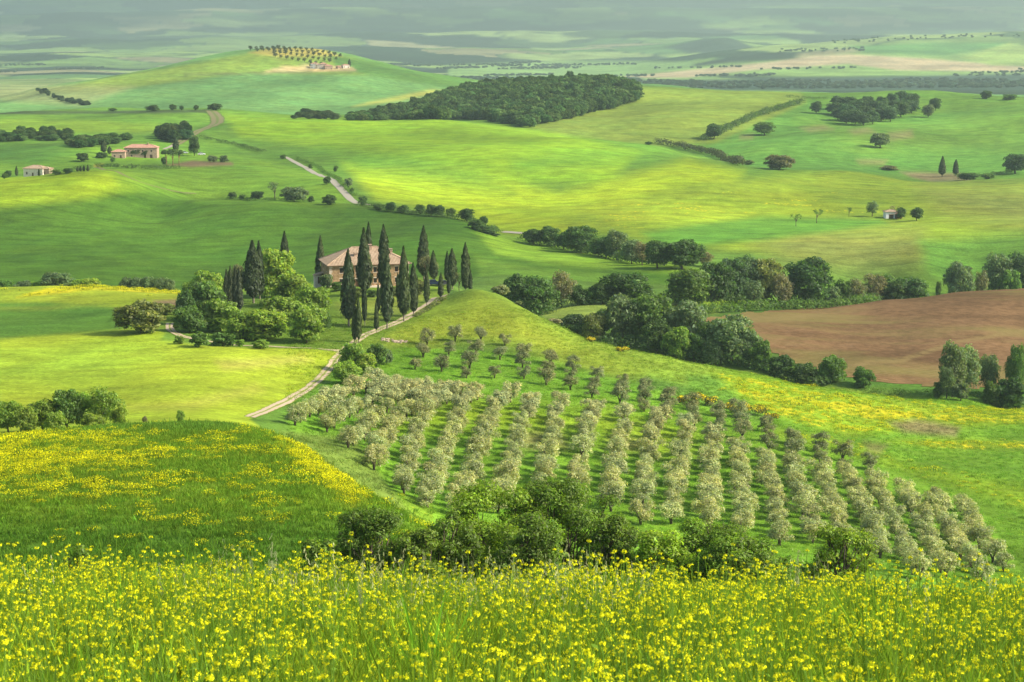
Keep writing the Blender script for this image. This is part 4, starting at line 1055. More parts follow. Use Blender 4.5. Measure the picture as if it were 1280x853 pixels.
# ------------------------------------------------------------------ far meadow shrubs and trees
FM = [
 ('c', 291, 240, 249, 11, 'shrub', 'dk'), ('c', 303, 243, 250, 9, 'shrub', 'md'), ('c', 321, 239, 250, 19, 'bush', 'dk'), ('c', 344, 227, 250, 22, 'bare', 'gy'), ('c', 368, 233, 252, 34, 'bush', 'gy'), ('c', 389, 245, 253, 8, 'shrub', 'dk'), ('c', 412, 243, 256, 18, 'bush', 'dk'),
 ('c', 454, 245, 257, 11, 'shrub', 'dk'), ('c', 472, 255, 263, 11, 'shrub', 'dk'), ('c', 489, 252, 265, 14, 'oak', 'dk'), ('c', 504, 256, 266, 14, 'shrub', 'dk'), ('c', 525, 255, 268, 13, 'oak', 'dk'), ('c', 539, 255, 270, 14, 'oak', 'dk'), ('c', 549, 256, 271, 14, 'oak', 'dk'),
 ('c', 563, 260, 272, 13, 'oak', 'md'), ('c', 584, 260, 277, 19, 'oak', 'dk'), ('c', 604, 270, 284, 12, 'oak', 'dk'), ('c', 595, 274, 287, 18, 'bush', 'dk'), ('c', 602, 281, 295, 20, 'bush', 'dk'), ('c', 611, 287, 302, 18, 'bush', 'bl'), ('c', 618, 292, 308, 16, 'bush', 'bl'),
 ('w', 354, 193, 199, 8, 'shrub', 'md'), ('w', 409, 220, 231, 10, 'shrub', 'dk'), ('w', 388, 205, 211, 6, 'shrub', 'md'), ('w', 420, 207, 215, 6, 'shrub', 'md'), ('w', 436, 222, 234, 10, 'shrub', 'gy'), ('w', 440, 234, 242, 6, 'shrub', 'md'),
 ('u', 892, 154, 174, 22, 'oak', 'dk'), ('u', 956, 152, 169, 27, 'oak', 'md'), ('u', 1020, 126, 142, 14, 'oak', 'dk'), ('u', 1100, 166, 185, 25, 'oak', 'gy'), ('u', 974, 193, 212, 36, 'bush', 'br'), ('u', 1169, 122, 138, 15, 'oak', 'dk'), ('u', 1160, 130, 147, 15, 'oak', 'gy'), ('u', 1269, 192, 217, 32, 'oak', 'bl'),
 ('u', 1209, 216, 225, 28, 'bush', 'dk'), ('u', 1236, 217, 224, 16, 'shrub', 'md'), ('u', 1111, 207, 213, 22, 'shrub', 'br'), ('u', 1233, 113, 124, 14, 'bush', 'dk'), ('u', 1262, 118, 125, 20, 'shrub', 'md'), ('u', 935, 200, 206, 16, 'shrub', 'gy'), ('u', 811, 177, 181, 10, 'shrub', 'dk'),
 ('s', 995, 267, 283, 13, 'bare', 'md'), ('s', 1021, 261, 279, 15, 'bare', 'md'), ('s', 1061, 259, 271, 9, 'bare', 'dk'), ('s', 1090, 251, 271, 16, 'loose', 'gy'), ('s', 1126, 259, 274, 12, 'oak', 'dk'), ('s', 1146, 259, 276, 17, 'oak', 'dk'), ('s', 1118, 257, 270, 11, 'bare', 'br'),
 ('l', 104, 191, 202, 17, 'bush', 'dk'), ('l', 127, 190, 198, 14, 'bush', 'dk'), ('l', 243, 169, 195, 14, 'oak', 'dk'), ('l', 191, 131, 139, 18, 'bush', 'dk'), ('l', 216, 130, 138, 9, 'bush', 'dk'), ('l', 227, 132, 138, 6, 'shrub', 'dk'), ('l', 245, 131, 138, 7, 'shrub', 'dk'), ('l', 269, 129, 138, 18, 'bush', 'dk'), ('l', 141, 196, 203, 7, 'shrub', 'md'),
 ('l', 141, 135, 139, 12, 'shrub', 'md'), ('l', 10, 213, 222, 10, 'bush', 'dk'), ('l', 6, 216, 224, 8, 'shrub', 'md'), ('l', 37, 213, 220, 8, 'shrub', 'gy'), ('l', 85, 210, 217, 12, 'bush', 'dk'), ('l', 70, 212, 219, 12, 'shrub', 'md'), ('l', 266, 194, 203, 14, 'shrub', 'gy'), ('l', 280, 194, 203, 12, 'shrub', 'gy'), ('l', 205, 196, 206, 8, 'shrub', 'dk'),
]
LINE.update({'c': 'crest bushes behind the villa', 'w': 'bushes beside the white road', 'u': 'scattered upper right hillside trees', 's': 'trees around the white shed', 'l': 'trees around the left farms'})
for t_, k in ordered(FM):
    g, px, tp, bs, wd, kd, ti = t_[:7]
    lb = '%s %s, %s from the left among %s' % (ADJ[ti], KND[kd], ORD[k], LINE[g])
    plant('hillside_tree' if kd in ('oak', 'loose', 'bare') else 'hillside_bush', kd, px, tp, bs, wd, ti, lb, 'tree' if kd in ('oak', 'loose', 'bare') else 'bush', None, None, 790)
for px, tp, bs, wd, lb in ((1177.6, 196, 221, 7.5, 'left and taller of two lone cypresses on the right hillside'), (1194.5, 200, 220, 6.5, 'right and shorter of two lone cypresses on the right hillside'),
                           (130, 175, 192, 7, 'tall dark cypress left of the long red-roofed farmhouse'), (137, 183, 193, 5, 'short cypress next to the tall one left of the farmhouse'), (220, 172, 190, 7, 'cypress right of the long farmhouse before the pine wood'),
                           (21, 208, 221, 3.5, 'thin cypress left of the small pale house'), (49, 211, 221, 3, 'thin cypress before the small pale house'), (62, 208, 216, 3, 'thin cypress right of the small pale house'),
                           (97, 208, 215, 3, 'first little cypress of the row above the lane'), (101, 208, 215, 3, 'second little cypress of the row above the lane'), (105, 207, 215, 3, 'third little cypress of the row above the lane'), (110, 206, 215, 3.2, 'fourth little cypress of the row above the lane'),
                           (437, 74, 84, 3.2, 'tiny cypress at the right end of the hilltop hamlet'), (389, 77, 84, 3.5, 'tiny cypress before the white house of the hilltop hamlet')):
    plant('cypress_tree', 'cypress', px, tp, bs, wd, 'cy', lb, 'cypress', 'far cypresses', None, 900)
for i, (px, tp, bs, wd) in enumerate(((208, 187, 207, 15), (216, 186, 208, 18), (224, 187, 207, 15))):
    plant('umbrella_pine', 'pine', px, tp, bs, wd, 'dk', 'flat-topped pine right of the long farmhouse, %s of three from the left' % ORD[i + 1], 'pine', 'pines by the farmhouse', None, 1000)
plant('lone_tree', 'oak', 712, 88, 99.5, 11, 'bl', 'lone round tree on the skyline above the wood', 'tree', None, 1900)
plant('cypress_tree', 'cypress', 1238, 92, 103, 2.5, 'cy', 'tiny far cypress on the pale hills at the upper right', 'cypress', None, 4300) if False else None

# ------------------------------------------------------------------ olive grove
ROWS = [  # crown centres from the top of each row to its near end
 [(468, 474), (440, 484), (405, 500), (367, 519)],
 [(500, 474), (470, 490), (435, 510), (402, 529)],
 [(528, 478), (500, 492), (470, 515), (433, 549)],
 [(552, 480), (524, 496), (490, 530), (465, 578)],
 [(575, 484), (540, 500), (520, 540), (500, 606)],
 [(598, 487), (576, 502), (560, 555), (530, 624)],
 [(636, 490), (617, 506), (600, 560), (572, 632)],
 [(668, 496), (654, 520), (638, 580), (622, 632)],
 [(702, 500), (694, 520), (683, 575), (670, 632)],
 [(745, 504), (736, 522), (724, 580), (714, 632)],
 [(784, 508), (779, 524), (769, 576), (761, 634)],
 [(826, 516), (818, 530), (807, 584), (798, 642)],
 [(860, 528), (852, 545), (847, 600), (840, 648)],
 [(891, 542), (888, 570), (886, 622), (884, 656)],
 [(922, 556), (925, 590), (929, 636), (932, 664)],
 [(956, 566), (962, 600), (970, 648), (975, 672)],
 [(988, 574), (999, 612), (1012, 655), (1018, 678)],
 [(1024, 583), (1036, 612), (1047, 652), (1056, 680)],
 [(1056, 586), (1070, 618), (1092, 664), (1106, 692)],
 [(1092, 600), (1112, 640), (1134, 688), (1148, 712)],
 [(1128, 610), (1150, 650), (1172, 696), (1186, 718)],
 [(1166, 616), (1184, 658), (1212, 696), (1226, 716)],
 [(1202, 628), (1220, 665), (1240, 690), (1256, 706)],
]
olives = []
def resample(P, step):
    out = [P[0]]; acc = 0
    for a, b in zip(P[:-1], P[1:]):
        L_ = (b - a).length; t = step - acc
        while t < L_:
            out.append(a.lerp(b, t / L_)); t += step
        acc = L_ - (t - step)
    return out
OL = []
def place_olive(p, label, k, f=1.0, tint=None, group='olive trees of the grove'):
    OL.append((p.y, p, label, k, f, tint, group))
def build_olives():
    """the 300 nearest trees one by one; the small far remainder as one mass"""
    OL.sort(key=lambda t: t[0])
    far_ = []
    for n_, (_, p, label, k, f, tint, group) in enumerate(OL):
        v = TPL['olive']
        rw = random.Random(k * 17 + 3)
        s = 4.15 * f * rw.uniform(0.80, 1.20); rz = rw.uniform(0, 6.28); hz_ = s * rw.uniform(0.88, 1.05)
        g = tint or GREEN['ov']; q = rw.uniform(0.86, 1.14); y = rw.uniform(-0.06, 0.06)
        col = (g[0] * q * (1 + y), g[1] * q, g[2] * q * (1 - y), 1)
        if n_ >= 298:
            far_.append((p, rz, s, hz_, col, k % len(v)))
            continue
        tm, cm = v[k % len(v)]
        e = empty('olive_tree', p, rz, (s, s, hz_))
        c_ = link('crown', cm, e); c_.color = col
        link('trunk', tm, e)
        tag(e, label, 'olive tree', group)
    return far_
k = 0
for i, row in enumerate(ROWS):
    P = [at(x, y + 13, 255) for x, y in row]
    P = [p for p in resample(P, 4.8)]
    for j, p in enumerate(P):
        k += 1
        rw = random.Random(k)
        if rw.random() < 0.03:
            continue
        q = Vector((p.x + rw.uniform(-0.5, 0.5), p.y + rw.uniform(-0.7, 0.7), 0)); q.z = float(height(q.x, q.y)) - 0.1
        place_olive(q, 'silvery olive tree, %s from the top in the %s grove row from left' % (ORD[j + 1], ORD[i + 1]), k)
UP = [[(534, 421), (529, 437), (519, 452)], [(569, 417), (561, 434), (552, 455)], [(601, 417), (595, 434), (587, 451), (583, 463)], [(631, 422), (625, 440), (618, 463)], [(655, 438), (653, 450), (655, 464)], [(688, 446), (686, 459), (683, 472)], [(716, 454), (714, 466), (713, 478)],
      [(746, 466), (743, 477), (740, 488)], [(779, 472), (777, 483), (775, 495)], [(807, 482), (806, 493), (805, 505)], [(836, 492), (835, 503), (833, 515)], [(863, 503), (866, 513), (868, 524)], [(897, 511), (898, 521), (898, 533)], [(923, 512), (926, 525), (928, 539)], [(958, 530), (960, 543), (961, 555)], [(991, 547), (992, 556), (993, 565)], [(1023, 555), (1024, 563), (1025, 572)], [(1053, 567), (1055, 582)], [(1089, 578)]]
for i, row in enumerate(UP):
    n = 0
    for (x, y) in row:
        n += 1; k += 1
        p = at(x, y + 10, 300); p.z -= 0.1
        place_olive(p, 'darker upper terrace olive tree, %s down in the %s column from left' % (ORD[n], ORD[i + 1]), k, 0.92, (0.235, 0.255, 0.105), 'olive trees of the upper terrace')
# olives on the hilltop of the hamlet
n = 0
for r_, (n_, x0, x1, y0, y1) in enumerate(((17, 313, 425, 60, 68), (15, 322, 420, 57.5, 67.5), (11, 343, 412, 66, 69.5), (9, 344, 402, 70, 71))):
    for j in range(n_):
        t = j / (n_ - 1); n += 1
        x = x0 + (x1 - x0) * t; y = y0 + (y1 - y0) * t - (4.5 if r_ < 2 else 0.5) * math.sin(math.pi * min(1, t * 1.1)) * (1 - 0.4 * t)
        p = at_d(x, 2540 - r_ * 28 - 30 * t, y)
        place_olive(p, 'tiny olive tree above the hilltop hamlet, %s from left, %s row from back' % (ORD[j + 1], ORD[r_ + 1]), n, 1.35, (0.07, 0.09, 0.035), 'olive trees on the hilltop')
far_olives = build_olives()

# ------------------------------------------------------------------ buildings
stone = simple('villa_stone', (0.34, 0.22, 0.115), 0.95, 0.1, 0.4, 1.4, (0.22, 0.14, 0.08))
pale_stone = simple('pale_stone', (0.55, 0.45, 0.34), 0.95, 0.1, 0.2, 2.0)
plaster = simple('cream_plaster', (0.62, 0.55, 0.45), 0.95, 0.1, 0.15, 0.8, (0.45, 0.38, 0.30))
white_plaster = simple('white_plaster', (0.78, 0.76, 0.72), 0.95, 0.1, 0.1, 0.8)
rose_stone = simple('rose_stone', (0.36, 0.255, 0.18), 0.95, 0.1, 0.25, 1.2)
glass = simple('dark_glass', (0.02, 0.022, 0.026), 0.12, 0.5, 0.1)
wood_brown = simple('brown_shutter', (0.10, 0.055, 0.03), 0.8, 0.2, 0.2, 3)
roof_side = simple('roof_edge', (0.33, 0.20, 0.14), 0.95, 0.1, 0.25, 3)
def tile_mat(name, a, b):
    m = NT(name)
    p = m.n('ShaderNodeTexCoord').outputs['Object']
    n1 = m.noise(p, 0.9, 6, 0.7); n2 = m.noise(m.mapping(p, (3, 3, 3)), 1.6, 3, 0.6)
    c = m.mix(m.ramp(n1, 0.3, 0.7), c4(a), c4(b))
    c = m.mix(m.ramp(n2, 0.55, 0.75, 0, 0.5), c, (0.30, 0.25, 0.17, 1))
    return m.done(m.bsdf(c, 0.9, 0.1))
tiles = tile_mat('terracotta_tiles', (0.25, 0.17, 0.105), (0.385, 0.285, 0.19))
red_tiles = tile_mat('red_tiles', (0.33, 0.165, 0.11), (0.45, 0.26, 0.185))
def wall_mesh(W_, H_, ops, th, mat, name='wall'):
    """wall in local x-z plane, outside face at y=0, with real openings (x0,x1,z0,z1)"""
    xs = sorted({0, W_, *[o[0] for o in ops], *[o[1] for o in ops]}); zs = sorted({0, H_, *[o[2] for o in ops], *[o[3] for o in ops]})
    b = MB()
    for i in range(len(xs) - 1):
        run = None
        for j in range(len(zs) - 1):
            cx = (xs[i] + xs[i + 1]) / 2; cz = (zs[j] + zs[j + 1]) / 2
            hole = any(o[0] < cx < o[1] and o[2] < cz < o[3] for o in ops)
            if not hole:
                b.box((xs[i], 0, zs[j]), (xs[i + 1], th, zs[j + 1]))
    return b.mesh(name, [mat])
def hip_roof(W_, D_, rise, ov, z, mat, ribs=0.55, name='roof', gable=False):
    """corrugated tile roof: slopes with raised tile rows running down them"""
    b = MB()
    x0, x1, y0, y1 = -ov, W_ + ov, -ov, D_ + ov
    hd = (y1 - y0) / 2
    ins = 0 if gable else min(hd, (x1 - x0) / 2 - 0.01)
    yc = (y0 + y1) / 2
    A = Vector((x0 + ins, yc, z + rise)); B = Vector((x1 - ins, yc, z + rise))
    C = [Vector((x0, y0, z)), Vector((x1, y0, z)), Vector((x1, y1, z)), Vector((x0, y1, z))]
    def slope(e0, e1, t0, t1):
        n = max(2, int((e1 - e0).length / ribs))
        nrm = (e1 - e0).cross(t0 - e0 + t1 - e1).normalized()
        if nrm.z < 0:
            nrm = -nrm
        ed = (e1 - e0).normalized()
        L_ = (e1 - e0).length
        a0 = (t0 - e0).dot(ed); a1 = (t1 - e0).dot(ed)
        up = (t0 - e0) - ed * a0
        def topf(s):
            if s < a0:
                return s / a0
            if s > a1:
                return (L_ - s) / (L_ - a1)
            return 1.0
        pts = []
        for i in range(2 * n + 1):
            s = L_ * i / (2 * n)
            h = 0.09 if i % 2 else 0.0
            f = max(0.0, min(1.0, topf(s)))
            pts.append((e0 + ed * s + nrm * h, e0 + ed * s + up * f + nrm * h * min(1, f * 4)))
        for i in range(2 * n):
            b.poly([pts[i][0], pts[i + 1][0], pts[i + 1][1], pts[i][1]])
    slope(C[0], C[1], A, B); slope(C[2], C[3], B, A)
    if gable:
        pass
    else:
        slope(C[1], C[2], B, B); slope(C[3], C[0], A, A)
    b.poly([C[3] - Vector((0, 0, .12)), C[2] - Vector((0, 0, .12)), C[1] - Vector((0, 0, .12)), C[0] - Vector((0, 0, .12))], 1)
    for i in range(4):
        p, q = C[i], C[(i + 1) % 4]
        b.poly([p - Vector((0, 0, .12)), q - Vector((0, 0, .12)), q + Vector((0, 0, .01)), p + Vector((0, 0, .01))], 1)
    r_ = MB()
    for p, q in ((A, B), (C[0], A), (C[1], B), (C[2], B), (C[3], A)):
        if (q - p).length > 0.3 and not (gable and p is not A):
            r_.tube([p + Vector((0, 0, 0.06)), q + Vector((0, 0, 0.06))], [0.16, 0.16], 6)
    return b.mesh(name, [mat, roof_side]), r_.mesh('ridge_tiles', [mat])
def add_window(par, x, z, w_, h_, y=0.0, shutters=True, rot=None, door=False):
    b = MB(); b.box((x, y + 0.22, z), (x + w_, y + 0.25, z + h_))
    o = link('door' if door else 'window', b.mesh('pane', [wood_brown if door else glass]), par)
    f = MB(); t = 0.07
    f.box((x, y + 0.14, z), (x + t, y + 0.215, z + h_)); f.box((x + w_ - t, y + 0.14, z), (x + w_, y + 0.215, z + h_))
    f.box((x + t, y + 0.14, z + h_ - t), (x + w_ - t, y + 0.215, z + h_)); f.box((x + w_ / 2 - t / 2, y + 0.15, z + t), (x + w_ / 2 + t / 2, y + 0.213, z + h_ - t))
    if not door:
        f.box((x + t, y + 0.14, z), (x + w_ - t, y + 0.215, z + t))
    fo = link('frame', f.mesh('frame', [wood_brown]), o)
    if not door:
        s = MB(); s.box((x - 0.15, y - 0.12, z - 0.14), (x + w_ + 0.15, y + 0.12, z - 0.003))
        link('sill', s.mesh('sill', [pale_stone]), o)
    l = MB(); l.box((x - 0.18, y - 0.05, z + h_ + 0.003), (x + w_ + 0.18, y - 0.003, z + h_ + 0.28))
    link('lintel', l.mesh('lintel', [pale_stone]), o)
    return o
# --- the villa
ANG = R(14)
VW, VD, VH = 23.3, 16.0, 6.3
fl = at_d(412, 528, 358); vz = -62.2 - VH
villa = empty('stone_villa', (fl.x, fl.y, vz), ANG)
tag(villa, 'square stone villa with shallow hipped terracotta roof among tall cypresses', 'villa')
ups = [(3.0, 3.95), (7.6, 8.55), (12.9, 13.85), (19.2, 20.15)]
ops = [(a, b_, 4.1, 5.6) for a, b_ in ups] + [(7.5, 8.7, 0.0, 2.3), (3.0, 3.95, 1.0, 2.4), (12.9, 13.85, 1.0, 2.4), (19.2, 20.15, 1.0, 2.4)]
link('wall', wall_mesh(VW, VH, ops, 0.5, stone), villa)
sops = [(4, 4.9, 4.1, 5.6), (10.5, 11.4, 4.1, 5.6), (4, 4.9, 1.0, 2.4), (10.5, 11.4, 1.0, 2.4)]
lw = link('wall', wall_mesh(VD - 0.5, VH, sops, 0.5, stone), villa, (0.003, VD, 0)); lw.rotation_euler = (0, 0, R(-90))
rw_ = link('wall', wall_mesh(VD - 0.5, VH, sops, 0.5, stone), villa, (VW - 0.003, 0.5, 0)); rw_.rotation_euler = (0, 0, R(90))
bw = link('wall', wall_mesh(VW - 1.0, VH, [], 0.5, stone), villa, (VW - 0.5, VD - 0.003, 0)); bw.rotation_euler = (0, 0, R(180))
b = MB(); b.box((0.55, 0.55, -3), (VW - 0.55, VD - 0.55, -0.02)); b.box((-0.06, -0.06, -3), (VW + 0.06, VD + 0.06, -0.02))
link('foundation', b.mesh('foundation', [stone]), villa)
for a, b_ in ups:
    add_window(villa, a, 4.1, b_ - a, 1.5)
for a, b_ in (ups[0], ups[2], ups[3]):
    add_window(villa, a, 1.0, b_ - a, 1.4)
add_window(villa, 7.5, 0, 1.2, 2.3, door=True)
for x0, x1, z0, z1 in sops:
    wo = add_window(lw, x0, z0, x1 - x0, z1 - z0)
for k_, (cx, cy) in enumerate(((-0.03, -0.03), (VW - 0.67, -0.03))):
    for q in range(10):
        b = MB(); wq = 0.95 if q % 2 else 0.65
        x0 = cx if k_ == 0 else VW + 0.03 - wq
        b.box((x0, -0.03, q * 0.62 + 0.02), (x0 + wq, -0.002, q * 0.62 + 0.58))
        link('quoin_stone', b.mesh('quoin_stone', [pale_stone]), villa)
rm, rt = hip_roof(VW, VD, 4.3, 0.75, VH + 0.13, tiles, 0.42)
ro = link('roof', rm, villa); link('ridge_tiles', rt, ro)
def chimney(par, x, y, z, w_=0.9, h_=1.5):
    b = MB(); b.box((x, y, z - 1.5), (x + w_, y + w_, z + h_)); b.box((x - .12, y - .12, z + h_ + 0.003), (x + w_ + .12, y + w_ + .12, z + h_ + 0.15))
    for dx in (0.02, w_ - 0.2):
        b.box((x + dx, y + 0.05, z + h_ + 0.153), (x + dx + 0.18, y + w_ - 0.05, z + h_ + 0.5))
    b.box((x - .15, y - .15, z + h_ + 0.503), (x + w_ + .15, y + w_ + .15, z + h_ + 0.62))
    return link('chimney', b.mesh('chimney', [rose_stone]), par)
chimney(ro, 12.2, 6.5, VH + 3.6, 1.3, 1.0); chimney(ro, 18.4, 4.6, VH + 2.1, 0.9, 1.3); chimney(ro, 7.8, 3.2, VH + 1.6, 0.8, 1.2)
# outside stair landing and lean-to at the left rear
b = MB(); b.box((10.2, -2.2, -1.5), (15.5, -0.07, 0.25)); link('terrace', b.mesh('terrace', [pale_stone]), villa)
sh = empty('lean_to_shed', villa.matrix_basis @ Vector((-2.6, 11.5, 0)), ANG); tag(sh, 'small lean-to shed with pinkish tiled roof at the villa’s left rear corner', 'shed')
b = MB(); b.box((0, 0, -2), (2.5, 3.4, 2.2)); link('wall', b.mesh('wall', [plaster]), sh)
b = MB(); b.poly([(-.3, -.3, 2.15), (2.55, -.3, 3.0), (2.55, 3.7, 3.0), (-.3, 3.7, 2.15)]); b.poly([(-.3, 3.7, 2.05), (2.55, 3.7, 2.9), (2.55, -.3, 2.9), (-.3, -.3, 2.05)])
b.poly([(-.3, -.3, 2.05), (2.55, -.3, 2.9), (2.55, -.3, 3.0), (-.3, -.3, 2.15)]); b.poly([(-.3, 3.7, 2.05), (-.3, -.3, 2.05), (-.3, -.3, 2.15), (-.3, 3.7, 2.15)]); link('roof', b.mesh('roof', [tiles]), sh)
b = MB(); b.box((0.8, -0.05, -.2), (1.7, -0.003, 1.8)); link('door', b.mesh('door', [wood_brown]), sh)
# --- parked cars
def car(loc, rz, col, label, sc=1.0):
    paint = simple('car_paint', col, 0.3, 0.5, 0.05)
    tyre_m = simple('tyre', (0.02, 0.02, 0.02), 0.9, 0.1, 0.1)
    e = empty('parked_car', loc, rz, (sc, sc, sc)); tag(e, label, 'car', 'parked cars')
    prof = [(-2.05, 0.35), (2.05, 0.35), (2.1, 0.62), (1.95, 0.82), (1.05, 0.92), (-1.55, 0.95), (-2.05, 0.9), (-2.12, 0.6)]
    cab = [(-1.75, 0.95), (1.0, 0.90), (0.35, 1.42), (-1.25, 1.46)]
    def ext(pr, w0, w1, mat, name, par, top=None):
        b = MB(); n_ = len(pr)
        zs = [p[1] for p in pr]; zl, zh = min(zs), max(zs)
        f = lambda z: w0 + (w1 - w0) * (z - zl) / (zh - zl)
        L_ = [(x, -f(z), z) for x, z in pr]; R_ = [(x, f(z), z) for x, z in pr]
        b.poly(L_[::1]); b.poly(R_[::-1])
        for i_ in range(n_):
            j_ = (i_ + 1) % n_
            b.poly([L_[j_], L_[i_], R_[i_], R_[j_]])
        return link(name, b.mesh(name, [mat]), par)
    body = ext(prof, 0.86, 0.80, paint, 'body', e)
    ext(cab, 0.78, 0.60, glass, 'windows', e)
    b = MB(); b.box((-1.3, -0.60, 1.461), (0.4, 0.60, 1.50)); link('roof', b.mesh('roof', [paint]), e)
    for sx in (-1.3, 1.3):
        for sy in (-0.82, 0.82):
            b = MB(); b.tube([(sx, sy - 0.1, 0.32), (sx, sy + 0.1, 0.32)], [0.32, 0.32], 14); w_ = link('wheel', b.mesh('wheel', [tyre_m]), e)
            b = MB(); s_ = math.copysign(1, sy); b.tube([(sx, sy + s_ * 0.102, 0.32), (sx, sy + s_ * 0.115, 0.32)], [0.19, 0.19], 12); link('rim', b.mesh('rim', [pale_stone]), w_)
    for sy in (-0.62, 0.62):
        b = MB(); b.box((2.0, sy - 0.16, 0.62), (2.12, sy + 0.16, 0.76)); link('headlight', b.mesh('headlight', [white_plaster]), e)
    return e
p = at_d(543, 531, 355); car(p, R(8), (0.03, 0.05, 0.11), 'dark blue car parked on the forecourt behind the slim cypress', 1.08)
p = at_d(555, 534, 355); car(p, R(20), (0.025, 0.028, 0.035), 'black car parked at the right side of the forecourt', 1.08)
p = at(252, 194, 1000); car(p, R(5), (0.75, 0.75, 0.76), 'white car parked right of the long farmhouse', 1.15)
p = at(231, 192, 1000); car(p, R(8), (0.5, 0.52, 0.55), 'silver grey car parked left of the tall tree by the farmhouse', 1.0)

def house(name, label, px, py, D, W_, D_, H_, rise, wall, roofm, rz, wins, gable=False, cat='house', ch=None, sides=True, ov=0.4):
    p = at(px, py, D - 60) if D else at(px, py, 800)
    c_, s_ = math.cos(rz), math.sin(rz)
    o = empty(name, (p.x - c_ * W_ / 2, p.y - s_ * W_ / 2, p.z - 0.2), rz)
    tag(o, label, cat)
    link('wall', wall_mesh(W_, H_, wins, 0.4, wall), o)
    for (w0, d0, lx, ly, r_) in ((D_ - .4, 0, 0.003, D_, -90), (D_ - .4, 0, W_ - .003, 0.4, 90), (W_ - .8, 0, W_ - .4, D_ - .003, 180)):
        q = link('wall', wall_mesh(w0, H_, [], 0.4, wall), o, (lx, ly, 0)); q.rotation_euler = (0, 0, R(r_))
    b = MB(); b.box((-.05, -.05, -3), (W_ + .05, D_ + .05, -0.01)); link('foundation', b.mesh('foundation', [wall]), o)
    for x0, x1, z0, z1 in wins:
        add_window(o, x0, z0, x1 - x0, z1 - z0, door=(z0 == 0))
    a, b_ = hip_roof(W_, D_, rise, ov, H_ + 0.13, roofm, 0.6, gable=gable)
    r0 = link('roof', a, o); link('ridge_tiles', b_, r0)
    if gable:
        for x0, nm in ((0.05, 'gable_wall'), (W_ - 0.35, 'gable_wall')):
            b = MB()
            T_ = [(0.05, H_ + 0.005), (D_ - .05, H_ + 0.005), (D_ / 2, H_ + rise * 0.93)]
            b.poly([(x0, y, z) for y, z in T_]); b.poly([(x0 + .3, y, z) for y, z in T_][::-1])
            for i_ in range(3):
                j_ = (i_ + 1) % 3
                b.poly([(x0, *T_[j_]), (x0, *T_[i_]), (x0 + .3, *T_[i_]), (x0 + .3, *T_[j_])])
            link(nm, b.mesh(nm, [wall]), o)
    if ch:
        chimney(r0, ch[0], ch[1], H_ + rise * 0.8, 0.8, 0.9)
    return o
farm = house('farmhouse', 'long two-storey farmhouse with red tiled roof and ivy-covered front', 176, 197.5, 1145, 20.5, 9, 6.4, 2.0, rose_stone, red_tiles, R(2),
      [(2.0, 3.0, 3.9, 5.2), (6.5, 7.5, 3.9, 5.2), (11.0, 12.0, 3.9, 5.2), (16.5, 17.5, 3.9, 5.2), (16.0, 17.6, 0, 2.4), (12.2, 13.6, 0, 2.3), (4, 5, 0.9, 2.2)], ch=(14, 3.5))
iv = np.random.default_rng(77); IL = [(iv.uniform(4.5, 14.5), -0.15, iv.uniform(2.0, 4.9), iv.uniform(.6, 1.3), 0.22, iv.uniform(.5, .9)) for _ in range(22)]
V, Q, tn = lobe_cloud(iv, IL, 2600, 0.16, 0.5, 0.22)
o = link('climbing_ivy', crown_mesh('climbing_ivy', V, Q, tn, leaf_mat), None, farm.location); o.rotation_euler = farm.rotation_euler; o.color = (0.10, 0.17, 0.03, 1)
tag(o, 'green climbing ivy covering the middle front of the long farmhouse', 'ivy')
house('farm_annex', 'lower rose stone annex with tiled roof at the left of the farmhouse', 148, 198, 1145, 8.2, 7, 4.0, 1.4, rose_stone, red_tiles, R(6), [(1.2, 2.2, 1.0, 2.2), (5, 6.1, 0, 2.1)])
house('country_house', 'small pale house with light tiled roof at the far left', 41.5, 221.5, 1065, 11.5, 8, 4.3, 1.6, plaster, tiles, R(-14), [(1.5, 2.4, 1.2, 2.5), (5, 6, 0, 2.1), (8.5, 9.4, 1.2, 2.5)])
house('garden_annex', 'low rose annex at the right of the small pale house', 56, 219.5, 1065, 5, 5, 3.2, 1.0, rose_stone, tiles, R(-14), [(1.8, 2.8, 0, 2.0)])
house('white_shed', 'white walled shed alone in the meadow of the right hillside', 1115, 273.5, 880, 6.2, 5, 3.4, 0.8, white_plaster, tiles, R(4), [(1.5, 3.9, 0, 2.2)], cat='shed')
house('lean_to_hut', 'low wooden hut touching the right side of the white shed', 1124, 273.5, 885, 3.0, 3.5, 2.2, 0.8, wood_brown, red_tiles, R(4), [(0.8, 1.8, 0, 1.7)], cat='hut')
HM = [(392, 86, 8, 8, 6.5, 1.6, white_plaster, 'cream tower-like house at the left of the hilltop hamlet'), (398, 86.3, 8, 7, 5.5, 1.5, plaster, 'pale house second from the left in the hilltop hamlet'), (404.5, 86.5, 9, 8, 6.5, 1.8, pale_stone, 'tall stone house in the middle of the hilltop hamlet'),
      (411, 87, 10, 7, 4.8, 1.5, rose_stone, 'reddish low house at the right of the hilltop hamlet'), (433, 85.5, 9, 7, 4.0, 1.3, plaster, 'pale farm building standing apart right of the hilltop hamlet'), (425, 86, 6, 6, 3, 1.0, rose_stone, 'small barn between the hamlet and the farm building')]
for i, (x, y, a_, d_, h_, r_, mt, lb) in enumerate(HM):
    house('hamlet_house', lb, x, y, 2350, a_, d_, h_, r_, mt, red_tiles if i != 1 else tiles, R(-12 + 9 * i), [(1.2, 2.2, 1.0, 2.3), (a_ - 2.4, a_ - 1.3, 0, 2.1)] + ([(1.2, 2.2, 3.4, 4.6)] if h_ > 5 else []))
